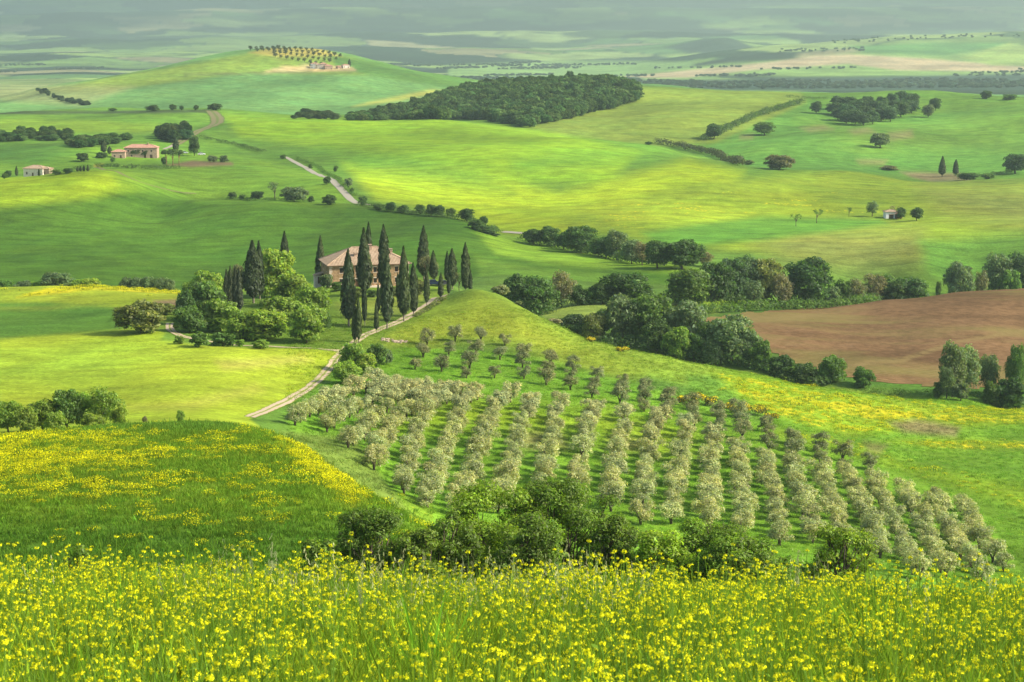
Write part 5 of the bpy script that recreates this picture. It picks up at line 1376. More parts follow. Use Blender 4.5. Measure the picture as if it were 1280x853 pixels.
# drive wall and stone heaps
heap_m = simple('pinkish_stones', (0.38, 0.29, 0.21), 0.95, 0.1, 0.3, 2)
def heap(px, py, n_, spread, label, name='stone_heap'):
    p0 = at(px, py, 300)
    e = empty(name, p0); tag(e, label, 'stones')
    rr = random.Random(int(px))
    for i in range(n_):
        b = MB(); s_ = rr.uniform(0.25, 0.6)
        vs = [Vector((math.cos(a) * s_ * rr.uniform(.7, 1.1), math.sin(a) * s_ * .7 * rr.uniform(.7, 1.1), z)) for z in (-0.2, s_ * .5) for a in (0, 1.05, 2.1, 3.14, 4.2, 5.2)]
        dx, dy = rr.uniform(-spread, spread), rr.uniform(-spread * .6, spread * .6)
        gz = float(height(p0.x + dx, p0.y + dy)) - p0.z
        vs = [v + Vector((dx, dy, gz)) for v in vs]
        b.poly(vs[6:]); 
        for k_ in range(6):
            b.poly([vs[k_], vs[(k_ + 1) % 6], vs[6 + (k_ + 1) % 6], vs[6 + k_]])
        link('stone', b.mesh('stone', [heap_m]), e)
heap(492, 427, 26, 3.0, 'scatter of pinkish stones above the olive rows near the drive')

# ------------------------------------------------------------------ masses nobody could count: woods, thickets, grass, flowers
def inst_leaf(name, trans=0.35):
    """leaf or blade colour = per-plant colour x per-leaf tone"""
    m = NT(name)
    tint = m.n('ShaderNodeAttribute', attribute_name='tint', attribute_type='INSTANCER').outputs['Color']
    tone = m.n('ShaderNodeAttribute', attribute_name='tone').outputs['Color']
    c = m.mix(1.0, tint, tone, 'MULTIPLY')
    d = m.n('ShaderNodeBsdfDiffuse', {'Color': c}).outputs[0]
    t = m.n('ShaderNodeBsdfTranslucent', {'Color': c}).outputs[0]
    return m.done(m.n('ShaderNodeMixShader', {0: trans, 1: d, 2: t}).outputs[0])
inst_mat = inst_leaf('mass_foliage', 0.35)
blade_mat = inst_leaf('grass_blade', 0.45)
petal_mat = inst_leaf('yellow_petal', 0.40)
def scatter(name, P, rot, scl, tint, which, templates, kind='stuff'):
    """one object: plants instanced on a cloud of points"""
    me = bpy.data.meshes.new(name)
    me.vertices.add(len(P)); me.vertices.foreach_set('co', np.asarray(P, np.float32).ravel())
    for nm, typ, arr in (('rot', 'FLOAT_VECTOR', rot), ('scl', 'FLOAT_VECTOR', scl), ('tint', 'FLOAT_COLOR', tint)):
        a = me.attributes.new(nm, typ, 'POINT'); a.data.foreach_set('color' if 'COLOR' in typ else 'vector', np.asarray(arr, np.float32).ravel())
    a = me.attributes.new('which', 'INT', 'POINT'); a.data.foreach_set('value', np.asarray(which, np.int32))
    o = link(name, me, kind=kind)
    ng = bpy.data.node_groups.new(name + '_scatter', 'GeometryNodeTree')
    ng.interface.new_socket('Geometry', in_out='INPUT', socket_type='NodeSocketGeometry')
    ng.interface.new_socket('Geometry', in_out='OUTPUT', socket_type='NodeSocketGeometry')
    N_ = ng.nodes; Lk = ng.links
    gi = N_.new('NodeGroupInput'); go = N_.new('NodeGroupOutput')
    ip = N_.new('GeometryNodeInstanceOnPoints'); jn = N_.new('GeometryNodeJoinGeometry')
    for t_ in reversed(templates):
        oi = N_.new('GeometryNodeObjectInfo'); oi.inputs['Object'].default_value = t_
        g2 = N_.new('GeometryNodeGeometryToInstance')
        Lk.new(oi.outputs['Geometry'], g2.inputs[0]); Lk.new(g2.outputs[0], jn.inputs[0])
    Lk.new(gi.outputs[0], ip.inputs['Points']); Lk.new(jn.outputs[0], ip.inputs['Instance'])
    ip.inputs['Pick Instance'].default_value = True
    for nm, dt, sock in (('rot', 'FLOAT_VECTOR', 'Rotation'), ('scl', 'FLOAT_VECTOR', 'Scale'), ('which', 'INT', 'Instance Index')):
        na = N_.new('GeometryNodeInputNamedAttribute'); na.data_type = dt; na.inputs['Name'].default_value = nm
        Lk.new(na.outputs[0], ip.inputs[sock])
    Lk.new(ip.outputs[0], go.inputs[0])
    md = o.modifiers.new('scatter', 'NODES'); md.node_group = ng
    return o
def template(name, me):
    return bpy.data.objects.new(name, me)       # mesh source only, not placed in the scene
def with_mat(me, mat, name):
    m2 = me.copy(); m2.name = name; m2.materials.clear(); m2.materials.append(mat); return m2
wood_t = [template('wood_crown', with_mat(TPL[k_][i_][1], inst_mat, 'wood_crown')) for k_, i_ in (('oak', 0), ('oak', 1), ('oak', 2), ('bush', 0))]
def olive_source(i_):
    """crown and trunk of one olive as a single mesh source"""
    tm, cm = TPL['olive'][i_]
    cv = np.empty(len(cm.vertices) * 3, np.float32); cm.vertices.foreach_get('co', cv); cv = cv.reshape(-1, 3)
    cq = np.empty(len(cm.loops), np.int32); cm.loops.foreach_get('vertex_index', cq)
    tv = np.array([v_.co for v_ in tm.vertices]); tq = np.array([list(p_.vertices) for p_ in tm.polygons if len(p_.vertices) == 4]) + len(cv)
    tn = np.empty(len(cm.vertices) * 4, np.float32); cm.attributes['tone'].data.foreach_get('color', tn)
    tn = np.vstack([tn.reshape(-1, 4), np.tile([0.4, 0.35, 0.4, 1], (len(tv), 1))])
    return template('olive_source', mesh_np('olive_source', np.vstack([cv, tv]), np.vstack([cq.reshape(-1, 4), tq]), [inst_mat], attrs={'tone': ('POINT', 'FLOAT_COLOR', tn)}))
scatter('far_olive_trees', [t_[0] for t_ in far_olives], [(0, 0, t_[1]) for t_ in far_olives], [(t_[2], t_[2], t_[3]) for t_ in far_olives], [t_[4] for t_ in far_olives], [t_[5] for t_ in far_olives], [olive_source(i_) for i_ in range(5)])
def poly_points(r, P, n, d0, d1):
    """random ground points that project inside a pixel polygon between two distances"""
    P = np.asarray(P, float); out = []
    u0 = (P[:, 0].min() - 640) / F - 0.01; u1 = (P[:, 0].max() - 640) / F + 0.01
    got = 0
    for _ in range(60):
        D = np.sqrt(r.uniform(d0 * d0, d1 * d1, n)); u = r.uniform(u0, u1, n)
        X = u * D; Z = height(X, D)
        a, b_ = proj(X, D, Z)
        q = sd_poly(a, b_, P) > 0
        out.append(np.stack([X[q], D[q], Z[q]], 1)); got += q.sum()
        if got >= n:
            break
    return np.concatenate(out)[:n]
def wood(name, polys, hgt, wid, tint, seed=1):
    r = np.random.default_rng(seed)
    P = np.concatenate([poly_points(r, p_, n_, a, b_) for p_, n_, a, b_ in polys])
    n = len(P)
    h = hgt * np.exp(r.normal(0, 0.15, n)); w_ = wid * np.exp(r.normal(0, 0.18, n))
    tn = np.array(tint)[None] * np.exp(r.normal(0, 0.30, n))[:, None] * (1 + np.stack([r.normal(0, .10, n), np.zeros(n), r.normal(0, .06, n)], 1))
    P[:, 2] -= 0.06 * h
    return scatter(name, P, np.stack([np.zeros(n), np.zeros(n), r.uniform(0, 6.28, n)], 1), np.stack([w_, w_, h], 1), np.concatenate([tn, np.ones((n, 1))], 1), r.integers(0, 4, n), wood_t)
wood('hillside_wood', [([(470, 149), (500, 140), (545, 127), (600, 112), (650, 104), (700, 101), (745, 103), (798, 112), (797, 126), (760, 138), (700, 151), (660, 160), (600, 150), (520, 150)], 2100, 1450, 2000)], 9.5, 9.5, (0.080, 0.140, 0.036), 3)
wood('wood_edge_scrub', [([(432, 151), (470, 142), (510, 136), (520, 150), (470, 151)], 260, 1450, 2000)], 5.5, 7.5, (0.080, 0.140, 0.036), 13)
wood('field_edge_wood', [([(-20, 168), (60, 166), (92, 170), (88, 176), (-20, 178)], 60, 1180, 1400), ([(84, 180), (120, 174), (164, 174), (140, 182), (90, 187)], 60, 1100, 1400), ([(-300, 170), (-20, 168), (-20, 178), (-300, 180)], 90, 1150, 1400)], 4.6, 7.5, (0.075, 0.135, 0.034), 4)
wood('pine_wood', [([(198, 170), (215, 166), (236, 170), (232, 181), (205, 178)], 26, 1150, 1450)], 9, 9, (0.045, 0.080, 0.026), 5)
wood('crest_wood', [([(366, 149), (385, 143), (410, 146), (424, 150), (400, 153), (370, 152)], 40, 1440, 1700)], 5.5, 8, (0.060, 0.095, 0.030), 6)
# far scattered trees of the plain
FW = []
frng = np.random.default_rng(99)
for k_ in range(70):
    cx = frng.uniform(-100, 1380); cy = frng.uniform(70, 112)
    if (cx < 620 and cy > 92 and cx > 40) or cx > 800 and frng.random() < .6:
        continue
    ln = frng.uniform(15, 70)
    FW.append(([(cx - ln, cy + 0.8), (cx + ln, cy - 1.0), (cx + ln, cy + 0.6), (cx - ln, cy + 2.2)], 60, 2800, 9000))
FW += [([(740, 104), (830, 101), (900, 104), (980, 100), (1060, 103), (1150, 99), (1290, 101), (1290, 110), (760, 112)], 900, 3000, 5000), ([(560, 97), (790, 94), (790, 108), (620, 108)], 260, 3000, 5000), ([(1040, 50), (1200, 44), (1290, 43), (1290, 46), (1200, 48), (1040, 55)], 90, 5500, 7000), ([(970, 62), (1080, 60), (1080, 64), (970, 66)], 40, 5000, 7000),]
wood('scrub_line', [([(44, 114), (52, 114), (80, 123), (112, 131), (104, 133), (70, 125)], 34, 2000, 2600)], 4.5, 6, (0.06, 0.10, 0.04), 8)
wood('far_woods', FW, 6.0, 9.5, (0.085, 0.125, 0.065), 7)
# hedges: each a thing with a leafy body
def hedge(name, label, pts, h, w_, tint, step=2.0, dmin=400, worlds=None):
    W3 = worlds or [at(*p, dmin) if len(p) == 2 else at_d(p[0], p[2], p[1]) for p in pts]
    r = np.random.default_rng(int(pts[0][0]))
    Ps = []
    for a, b_ in zip(W3[:-1], W3[1:]):
        n = max(1, int((b_ - a).length / step))
        Ps += [a.lerp(b_, i / n) for i in range(n)]
    o = W3[0]
    lob = []
    for p in Ps:
        hh = h * r.uniform(0.75, 1.2)
        x, y = p.x + r.normal(0, w_ * 0.15), p.y + r.normal(0, w_ * .15)
        lob.append((x - o.x, y - o.y, float(height(x, y)) - o.z + hh * 0.4, w_ * r.uniform(.5, .75), w_ * r.uniform(.5, .75), hh * 0.6))
    V, Q, tn = lobe_cloud(r, lob, min(14000, 150 * len(lob)), max(0.16, h * 0.09), 0.5, 0.25)
    ob = link(name, crown_mesh(name, V, Q, tn, leaf_mat), None, o); ob.color = (*GREEN[tint], 1) if isinstance(tint, str) else (*tint, 1)
    return tag(ob, label, 'hedge')
hedge('hedge', 'clipped green hedge along the top edge of the ploughed field', [(876, 392, 575), (920, 389, 585), (970, 386, 598), (1020, 380, 610), (1060, 374, 622), (1095, 369, 634)], 3.2, 3.0, 'md', 2.0)
hedge('hedge', 'pale flowering hedge strip on the field edge behind the near tree line', [(880, 389, 592), (920, 386, 602), (965, 381, 614)], 2.4, 2.6, 'yl', 2.0)
hedge('hedge', 'dark hedge climbing diagonally on the upper right hillside', [(880, 176), (905, 164), (925, 155), (950, 145), (975, 137), (1002, 130)], 5, 6, 'dk', 4, 1150)
hedge('hedge', 'brownish scrubby hedge along the fold left of the brown bush', [(822, 180), (845, 184), (872, 190), (890, 194), (905, 201), (925, 208)], 5, 6, (0.06, 0.07, 0.03), 4, 1050)
hedge('hedge', 'low hedge below the long farmhouse on the left', [(122, 210), (150, 211), (180, 212), (225, 211)], 2.6, 3.0, 'dk', 2.5, 900)
hedge('hedge', 'leafy hedge between the small pale house and the little cypress row', [(66, 219), (80, 217), (100, 214), (112, 211)], 2.4, 3.0, 'md', 2.5, 900)
hedge('hedge', 'dark verge hedge on the right side of the white road', [(372, 199), (398, 209), (416, 221), (430, 235), (444, 246)], 1.6, 2.4, 'md', 3, 880)
hedge('hedge', 'thin hedge right of the tall tree by the farmhouse', [(250, 172), (270, 177), (300, 183), (330, 191)], 2.5, 3, 'dk', 4, 1050)
hedge('hedge', 'low green scrub along the foot of the ploughed field', [(1090, 484, 480), (1130, 485, 478), (1165, 487, 476), (1230, 490, 474), (1300, 492, 474)], 1.5, 3.5, 'md', 2.5)
hedge('hedge', 'dark hedge row at the skyline of the upper right hillside', [(985, 122), (1010, 124), (1036, 125)], 3, 5, 'dk', 5, 1500)
hedge('hedge', 'dark hedge under the cypress pair on the right hillside', [(1196, 221), (1225, 222), (1250, 219), (1275, 214)], 2.6, 4, 'dk', 3, 1000)
hedge('hedge', 'green bank of scrub beside the drive under the villa cypresses', [(520, 396), (534, 388), (548, 379), (556, 373)], 0.9, 1.6, 'ol', 1.5, 400)
hedge('hedge', 'continuous low scrub under the trees behind the olive ridge', [(705, 410, 522), (740, 418, 513), (790, 430, 506), (840, 440, 502), (890, 450, 497), (940, 460, 493), (1000, 472, 487), (1050, 478, 484)], 3.6, 5.0, 'dk', 2.5)
hedge('hedge', 'continuous undergrowth at the foot of the far valley tree line', [(640, 392, 552), (690, 380, 574), (760, 381, 582), (830, 381, 592), (900, 380, 606), (980, 378, 620), (1060, 373, 640), (1150, 368, 662)], 4.0, 5.0, 'dk', 2.5)
hedge('hedge', 'dark undergrowth along the tree row down the far slope', [(660, 305, 800), (700, 312, 776), (750, 321, 740), (800, 331, 702), (860, 337, 684)], 4.0, 5.0, 'dk', 2.5)
hedge('hedge', 'scrubby dark hedge linking the bushes right of the white road', [(456, 258), (480, 263), (505, 267), (535, 270), (560, 273), (585, 277), (600, 286), (612, 300), (620, 308)], 2.6, 4.0, 'dk', 2.5, 800)
hedge('hedge', 'low rough hedge along the crest left of the white road', [(286, 249), (310, 250), (340, 251), (370, 252), (395, 253)], 1.5, 3.0, 'md', 2.5, 820)
# yellow gorse on the bank of the olive hill
gorse_m = NT('gorse'); 
tone_ = gorse_m.n('ShaderNodeAttribute', attribute_name='tone').outputs['Color']
gorse_mat = gorse_m.done(gorse_m.bsdf(tone_, 0.8, 0.1))
for i, (x, y, w_, h_) in enumerate(((852, 500, 16, 14), (872, 497, 22, 14), (888, 500, 24, 15), (908, 508, 22, 13), (926, 510, 26, 15), (946, 512, 26, 15), (962, 520, 20, 12), (740, 424, 14, 6), (778, 436, 16, 6))):
    r = np.random.default_rng(500 + i)
    p = at(x, y + h_ * 0.5, 380); s_ = p.y / F
    lob = [(r.uniform(-.35, .35) * w_ * s_, r.uniform(-.3, .3) * w_ * s_, r.uniform(.25, .6) * h_ * s_, .25 * w_ * s_, .25 * w_ * s_, .35 * h_ * s_) for _ in range(6)]
    V, Q, tn = lobe_cloud(r, lob, 1300, 0.13, 0.6, 0.2)
    zc_ = V.reshape(-1, 4, 3).mean(1)[:, 2]
    yb = (r.random(len(zc_)) < np.clip(zc_ / (h_ * s_) * 1.1 - 0.2 + (0.25 if x < 800 else 0), 0.05, 0.75))
    colv = np.where(yb[:, None], np.array([[0.58, 0.47, 0.010]]), np.array([[0.075, 0.085, 0.022]]))
    tn[:, :3] *= np.repeat(colv, 4, axis=0)
    o = link('gorse_bush', crown_mesh('gorse_bush', V, Q, tn, gorse_mat), None, p)
    tag(o, 'yellow flowering gorse bush, %s from the left on the bank of the olive hill' % ORD[i - 6 if x < 800 else i + 3], 'bush', 'gorse on the olive hill')
# grove on the upper right hill: trees that can be told apart
gr = random.Random(5); GP = []
for j, (yb, n_) in enumerate(((139, 8), (146, 9), (152, 8), (157, 6))):
    for i in range(n_):
        t = (i + 0.5) / n_
        x = 1040 + 106 * t + gr.uniform(-3, 3)
        if j == 3: x = 1052 + 66 * t
        if j == 2: x = 1042 + 90 * t
        GP.append((x, yb - 5 * abs(t - 0.45) + gr.uniform(-1, 1) - 3 * (t > .7)))
GP.sort()
for i, (x, yb) in enumerate(GP):
    plant('grove_tree', 'oak', x, yb - gr.uniform(16, 22), yb, gr.uniform(16, 22), 'bl', 'dense dark tree, %s from the left in the grove on the upper right hill' % ORD[i + 1], 'tree', 'trees of the hilltop grove', None, 1250)

# ------------------------------------------------------------------ thicket below the flower meadow
def thicket(px, top, D, wpx, seed, tint, label, n=26000, leaf=0.070, dense=0.55):
    r = np.random.default_rng(seed)
    p = at_d(px, D, 700); s_ = D / F; wpx = wpx * 1.22
    h = float(ray(px, top)[1] * D - p.z); w_ = wpx * s_
    lob = []
    for i in range(70):
        a = r.uniform(0, 6.28); t = r.random() ** 1.9
        rr = 0.46 * w_ * math.sqrt(r.random()) * (1.05 - 0.55 * t ** 2)
        zz = h * (0.03 + 0.83 * t)
        sz = min(w_, 6.0) * r.uniform(0.08, 0.165)
        lob.append((math.cos(a) * rr, math.sin(a) * rr * 0.8, zz, sz * 1.15, sz * 1.1, sz * r.uniform(.7, .95)))
    V, Q, tn = lobe_cloud(r, lob, int(n * 1.5), leaf, dense, 0.34, 0.6)
    # stray sprays breaking the outline
    k_ = V.reshape(-1, 4, 3)
    top_ = k_[:, :, 2].max(); V[:, 2] *= h / top_
    e = empty('thicket_bush', p); tag(e, label, 'bush', 'thicket below the flower meadow')
    o = link('crown', crown_mesh('crown', V, Q, tn, leaf_mat), e); o.color = (*tint, 1)
    b = MB()
    for l in lob:
        q = Vector(l[:3]); q.z *= h / top_
        bx, by = l[0] * 0.25 + r.uniform(-.3, .3), l[1] * 0.25 + r.uniform(-.3, .3)
        b.tube([(bx, by, -0.4), (bx * 1.5 + r.uniform(-.2, .2), by * 1.5 + r.uniform(-.2, .2), q.z * 0.45), tuple(q)], [0.07, 0.045, 0.012], 5)
        for _ in range(3):
            t = q + Vector((r.uniform(-1, 1), r.uniform(-1, 1), r.uniform(0.2, 1.0))) * l[3] * 1.0
            b.tube([tuple(q * 0.8), tuple(q.lerp(t, .5)), tuple(t)], [0.02, 0.012, 0.005], 4)
    link('stems', b.mesh('stems', [bark], True), e)
    return e
thicket(614, 603, 104, 150, 1, (0.180, 0.275, 0.014), 'light leafy left half of the big thicket in the lower centre', 34000)
thicket(706, 594, 106, 150, 2, (0.120, 0.205, 0.013), 'darker taller right half of the big thicket in the lower centre', 38000)
thicket(765, 640, 100, 70, 3, (0.130, 0.215, 0.015), 'rounded right shoulder of the big thicket in the lower centre', 14000)
thicket(466, 632, 100, 92, 4, (0.105, 0.180, 0.015), 'dark bush left of the big thicket at the edge of the mound', 16000)
thicket(520, 660, 98, 60, 5, (0.150, 0.225, 0.019), 'low bush in the gap left of the big thicket', 9000)
thicket(826, 660, 98, 80, 6, (0.235, 0.345, 0.020), 'low light green bush right of the big thicket', 14000)
thicket(886, 644, 102, 96, 7, (0.150, 0.255, 0.016), 'spreading dark green bush between two lighter ones at the lower right', 20000)
thicket(958, 672, 98, 90, 8, (0.135, 0.230, 0.016), 'low dark bush tailing off to the right of the spreading bush', 14000)
thicket(1058, 657, 92, 84, 9, (0.215, 0.315, 0.022), 'separate airy light green bush in front of the olive rows at the right', 12000, dense=0.8)
thicket(565, 640, 100, 60, 12, (0.130, 0.215, 0.015), 'low bush filling the left foot of the big thicket', 10000)
thicket(668, 640, 98, 90, 13, (0.125, 0.205, 0.015), 'low dark bush at the front foot of the big thicket', 14000)
thicket(920, 668, 97, 80, 14, (0.140, 0.230, 0.016), 'low bush joining the two dark bushes at the lower right', 11000)
thicket(400, 672, 96, 60, 10, (0.140, 0.230, 0.019), 'small low bush at the foot of the mound left of the dark bush', 8000)
thicket(96, 682, 70, 50, 11, (0.140, 0.230, 0.019), 'small weedy bush behind the flowers at the lower left', 6000, 0.06, 0.8)

# ------------------------------------------------------------------ grass and flower sources
def blades(r, n, h, spread, w_, bend=0.35):
    V = []; Q = []; T_ = []
    for i in range(n):
        a = r.uniform(0, 6.28); x, y = r.normal(0, spread, 2); hh = h * r.uniform(0.55, 1.1)
        dx, dy = math.cos(a) * bend * hh * r.uniform(.2, 1), math.sin(a) * bend * hh * r.uniform(.2, 1)
        b_ = r.uniform(0, 6.28); sx, sy = math.cos(b_) * w_, math.sin(b_) * w_
        k = len(V)
        V += [(x - sx, y - sy, -0.05), (x + sx, y + sy, -0.05), (x + dx * .35 + sx * .8, y + dy * .35 + sy * .8, hh * .6), (x + dx * .35 - sx * .8, y + dy * .35 - sy * .8, hh * .6), (x + dx, y + dy, hh)]
        Q += [(k, k + 1, k + 2, k + 3)]; T_ += [(k + 3, k + 2, k + 4)]
    return np.array(V), np.array(Q), np.array(T_)
def blade_mesh(name, seed, n, h, spread, w_, bend=0.35, mat=None):
    r = np.random.default_rng(seed)
    V, Q, T_ = blades(r, n, h, spread, w_, bend)
    tn = np.repeat(np.exp(r.normal(0, .2, n))[:, None] * np.array([1, 1, 1.0]), 5, axis=0)
    return mesh_np(name, V, [Q, T_], [mat or blade_mat], attrs={'tone': ('POINT', 'FLOAT_COLOR', np.concatenate([tn, np.ones((len(tn), 1))], 1))})
class Bld:
    def __init__(self): self.V = []; self.Q = []; self.C = []; self.M = []
    def quad(self, pts, c_, m_=0):
        k = len(self.V); self.V += [tuple(p) for p in pts]; self.Q.append((k, k + 1, k + 2, k + 3)); self.C += [(*c_, 1)] * 4; self.M.append(m_)
    def mesh(self, name, mats):
        return mesh_np(name, np.array(self.V), np.array(self.Q), mats, self.M, attrs={'tone': ('POINT', 'FLOAT_COLOR', np.array(self.C))})
flower_m = NT('mustard_plant')
tone_ = flower_m.n('ShaderNodeAttribute', attribute_name='tone').outputs['Color']
rnd_ = flower_m.n('ShaderNodeObjectInfo').outputs['Random']
cc_ = flower_m.mix(1.0, tone_, flower_m.ramp(rnd_, 0, 1, 0.82, 1.15), 'MULTIPLY')
flower_mat = flower_m.done(flower_m.n('ShaderNodeMixShader', {0: 0.42, 1: flower_m.n('ShaderNodeBsdfDiffuse', {'Color': cc_}).outputs[0], 2: flower_m.n('ShaderNodeBsdfTranslucent', {'Color': cc_}).outputs[0]}).outputs[0])
def mustard(seed, H=0.9, heads=3, bloom=0.030):
    r = np.random.default_rng(seed); B = Bld()
    def stalk(p, q, w0, w1, c_):
        p = Vector(p); q = Vector(q); d = (q - p).normalized(); a = d.orthogonal().normalized(); b_ = d.cross(a)
        for s_ in (a, b_):
            B.quad([p - s_ * w0, p + s_ * w0, q + s_ * w1, q - s_ * w1], c_)
    def head(q):
        n = r.integers(9, 15)
        for i in range(n):
            a = r.uniform(0, 6.28); e = math.acos(1 - r.random() * 1.1)
            d = Vector((math.cos(a) * math.sin(e), math.sin(a) * math.sin(e), math.cos(e)))
            c_ = q + d * bloom * r.uniform(.5, 1.05); s_ = bloom * r.uniform(.30, .46)
            f = (d + Vector(r.normal(0, .35, 3))).normalized(); u_ = f.orthogonal().normalized(); v_ = f.cross(u_)
            yl = r.uniform(.85, 1.1); col = (0.76 * yl, 0.75 * yl * r.uniform(.94, 1.03), 0.018)
            B.quad([c_ - u_ * s_, c_ - v_ * s_ * .9 + f * s_ * .25, c_ + u_ * s_, c_ + v_ * s_ * .9 + f * s_ * .25], col)
        for i in range(2):
            t = q + Vector((r.normal(0, .008), r.normal(0, .008), bloom * .9)); s_ = 0.006
            B.quad([t - Vector((s_, 0, 0)), t + Vector((0, s_, -s_)), t + Vector((s_, 0, 0)), t + Vector((0, -s_, s_))], (0.35, 0.40, 0.03))
    g = (0.19, 0.31, 0.040)
    top = Vector((r.normal(0, .05), r.normal(0, .05), H))
    mid = Vector((top.x * .4, top.y * .4, H * .5))
    stalk((0, 0, -.03), mid, .006, .005, g); stalk(mid, top, .005, .0032, g)
    head(top)
    for k in range(heads - 1):
        z0 = H * r.uniform(.45, .75); a = r.uniform(0, 6.28); L_ = H * r.uniform(.18, .38)
        st = mid.lerp(top, (z0 - H * .5) / (H * .5)) if z0 > H * .5 else mid
        e = st + Vector((math.cos(a) * L_ * .55, math.sin(a) * L_ * .55, L_ * .9))
        stalk(st, e, .0035, .0025, g); head(e)
    for k in range(7):
        z0 = H * r.uniform(.08, .7); a = r.uniform(0, 6.28); L_ = r.uniform(.07, .17) * (1.2 - z0 / H)
        d = Vector((math.cos(a), math.sin(a), r.uniform(.1, .7))).normalized(); s_ = Vector((-d.y, d.x, 0)).normalized() * L_ * .22
        p = mid * (z0 / (H * .5)) if z0 < H * .5 else mid.lerp(top, (z0 - H * .5) / (H * .5))
        q = p + d * L_
        f = r.uniform(.75, 1.25)
        B.quad([p, p + d * L_ * .55 + s_, q - Vector((0, 0, L_ * .15)), p + d * L_ * .55 - s_], (0.16 * f, 0.28 * f, 0.030 * f))
    return template('mustard_plant', B.mesh('mustard_plant', [flower_mat]))
def sprays(seed, w_, h_, n, s_, col, green=None, gfrac=0.3):
    """a clump of flowering stems seen from a distance"""
    r = np.random.default_rng(seed); B = Bld()
    for i in range(n):
        a = r.uniform(0, 6.28); rr = w_ * math.sqrt(r.random()) * .5
        z = h_ * (0.45 + 0.55 * r.random()) * (1 - 0.35 * (rr / (w_ * .5)) ** 2)
        gq = r.random() < gfrac
        if gq: z *= 0.7
        f = Vector(r.normal(0, .6, 3)) + Vector((0, 0, 1)); f.normalize(); u_ = f.orthogonal().normalized(); v_ = f.cross(u_)
        c_ = Vector((math.cos(a) * rr, math.sin(a) * rr, z)); k = s_ * r.uniform(.6, 1.3)
        q = np.array(green if gq else col) * r.uniform(.8, 1.15)
        B.quad([c_ - u_ * k, c_ - v_ * k * .7, c_ + u_ * k, c_ + v_ * k * .7], q)
    for i in range(10):
        a = r.uniform(0, 6.28); rr = w_ * .4 * r.random(); x, y = math.cos(a) * rr, math.sin(a) * rr
        B.quad([(x - .02, y, -.05), (x + .02, y, -.05), (x * 1.2 + .01, y * 1.2, h_ * .8), (x * 1.2 - .01, y * 1.2, h_ * .8)], (0.07, 0.14, 0.02))
    return template('flower_clump', B.mesh('flower_clump', [flower_mat]))

# ------------------------------------------------------------------ the flower meadow in front
r = np.random.default_rng(21)
def fan(n, y0, y1, half=0.335, extra=1.5):
    Y = np.sqrt(r.uniform(y0 * y0, y1 * y1, n)); X = r.uniform(-1, 1, n) * (half * Y + extra)
    return X, Y
def bumpy(X, Y, sc, ph=0.0):
    return 0.5 + 0.25 * np.sin(X * sc + 1.3 * np.sin(Y * sc * .7 + ph)) + 0.25 * np.sin(Y * sc * 1.3 + 1.7 * np.sin(X * sc * .6 + ph * 2))
mt = [mustard(s_, H, hd, bl) for s_, H, hd, bl in ((1, .90, 3, .022), (2, .78, 4, .020), (3, .66, 3, .020), (4, 1.0, 3, .023), (5, .84, 5, .019), (6, .55, 2, .019), (7, .74, 2, .024))]
X, Y = fan(17000, 7.5, 30)
keep = r.random(len(X)) < 0.28 + 0.72 * bumpy(X, Y, .9, .4) * (0.5 + bumpy(X, Y, 2.3, 1.4))
X, Y = X[keep], Y[keep]; n = len(X)
s_ = np.exp(r.normal(0, .14, n)) * (0.78 + 0.36 * bumpy(X, Y, 1.7, .9))
scatter('mustard_flowers', np.stack([X, Y, height(X, Y)], 1), np.stack([r.normal(0, .10, n), r.normal(0, .10, n), r.uniform(0, 6.28, n)], 1), np.stack([s_, s_, s_], 1), np.ones((n, 4)), r.integers(0, len(mt), n), mt)
gt = [template('grass_tuft', blade_mesh('grass_tuft', 30 + i, 26, h_, .10, w2, .45)) for i, (h_, w2) in enumerate(((.55, .007), (.70, .006), (.45, .008), (.62, .010)))]
X, Y = fan(17500, 6.5, 31)
n = len(X); s_ = np.exp(r.normal(0, .18, n))
tint = np.array([[0.175, 0.285, 0.018]]) * np.exp(r.normal(0, .22, n))[:, None] * (1 + np.stack([r.normal(.05, .12, n), np.zeros(n), np.zeros(n)], 1))
scatter('meadow_grass', np.stack([X, Y, height(X, Y)], 1), np.stack([r.normal(0, .08, n), r.normal(0, .08, n), r.uniform(0, 6.28, n)], 1), np.stack([s_, s_, s_], 1), np.concatenate([tint, np.ones((n, 1))], 1), r.integers(0, 4, n), gt)
# pale wild oats along the brow
def oats(seed):
    q = np.random.default_rng(seed); B = Bld(); c_ = (0.42, 0.44, 0.20)
    for i in range(5):
        x, y = q.normal(0, .06, 2); h_ = q.uniform(.85, 1.25); lx, ly = q.normal(0, .12, 2)
        B.quad([(x - .002, y, 0), (x + .002, y, 0), (x + lx * .5 + .0015, y + ly * .5, h_ * .7), (x + lx * .5 - .0015, y + ly * .5, h_ * .7)], (0.26, 0.34, 0.09))
        for k in range(12):
            t = q.uniform(.62, 1.0); px_, py_, pz_ = x + lx * t, y + ly * t, h_ * t * (1 - .05 * t)
            dx, dy = q.normal(0, .02, 2); f = q.uniform(.8, 1.2)
            B.quad([(px_ + dx - .004, py_ + dy, pz_ - .03), (px_ + dx + .004, py_ + dy, pz_ - .03), (px_ + dx * .3 + .003, py_ + dy * .3, pz_ + .01), (px_ + dx * .3 - .003, py_ + dy * .3, pz_ + .01)], tuple(np.array(c_) * f))
    return template('wild_oat', B.mesh('wild_oat', [flower_mat]))
ot = [oats(s_) for s_ in (1, 2, 3)]
X, Y = fan(300, 20, 26)
den = np.exp(-((X / Y + 0.12) / .05) ** 2) + np.exp(-((X / Y - 0.03) / .05) ** 2) * 1.1 + np.exp(-((X / Y + 0.02) / .03) ** 2) + .05
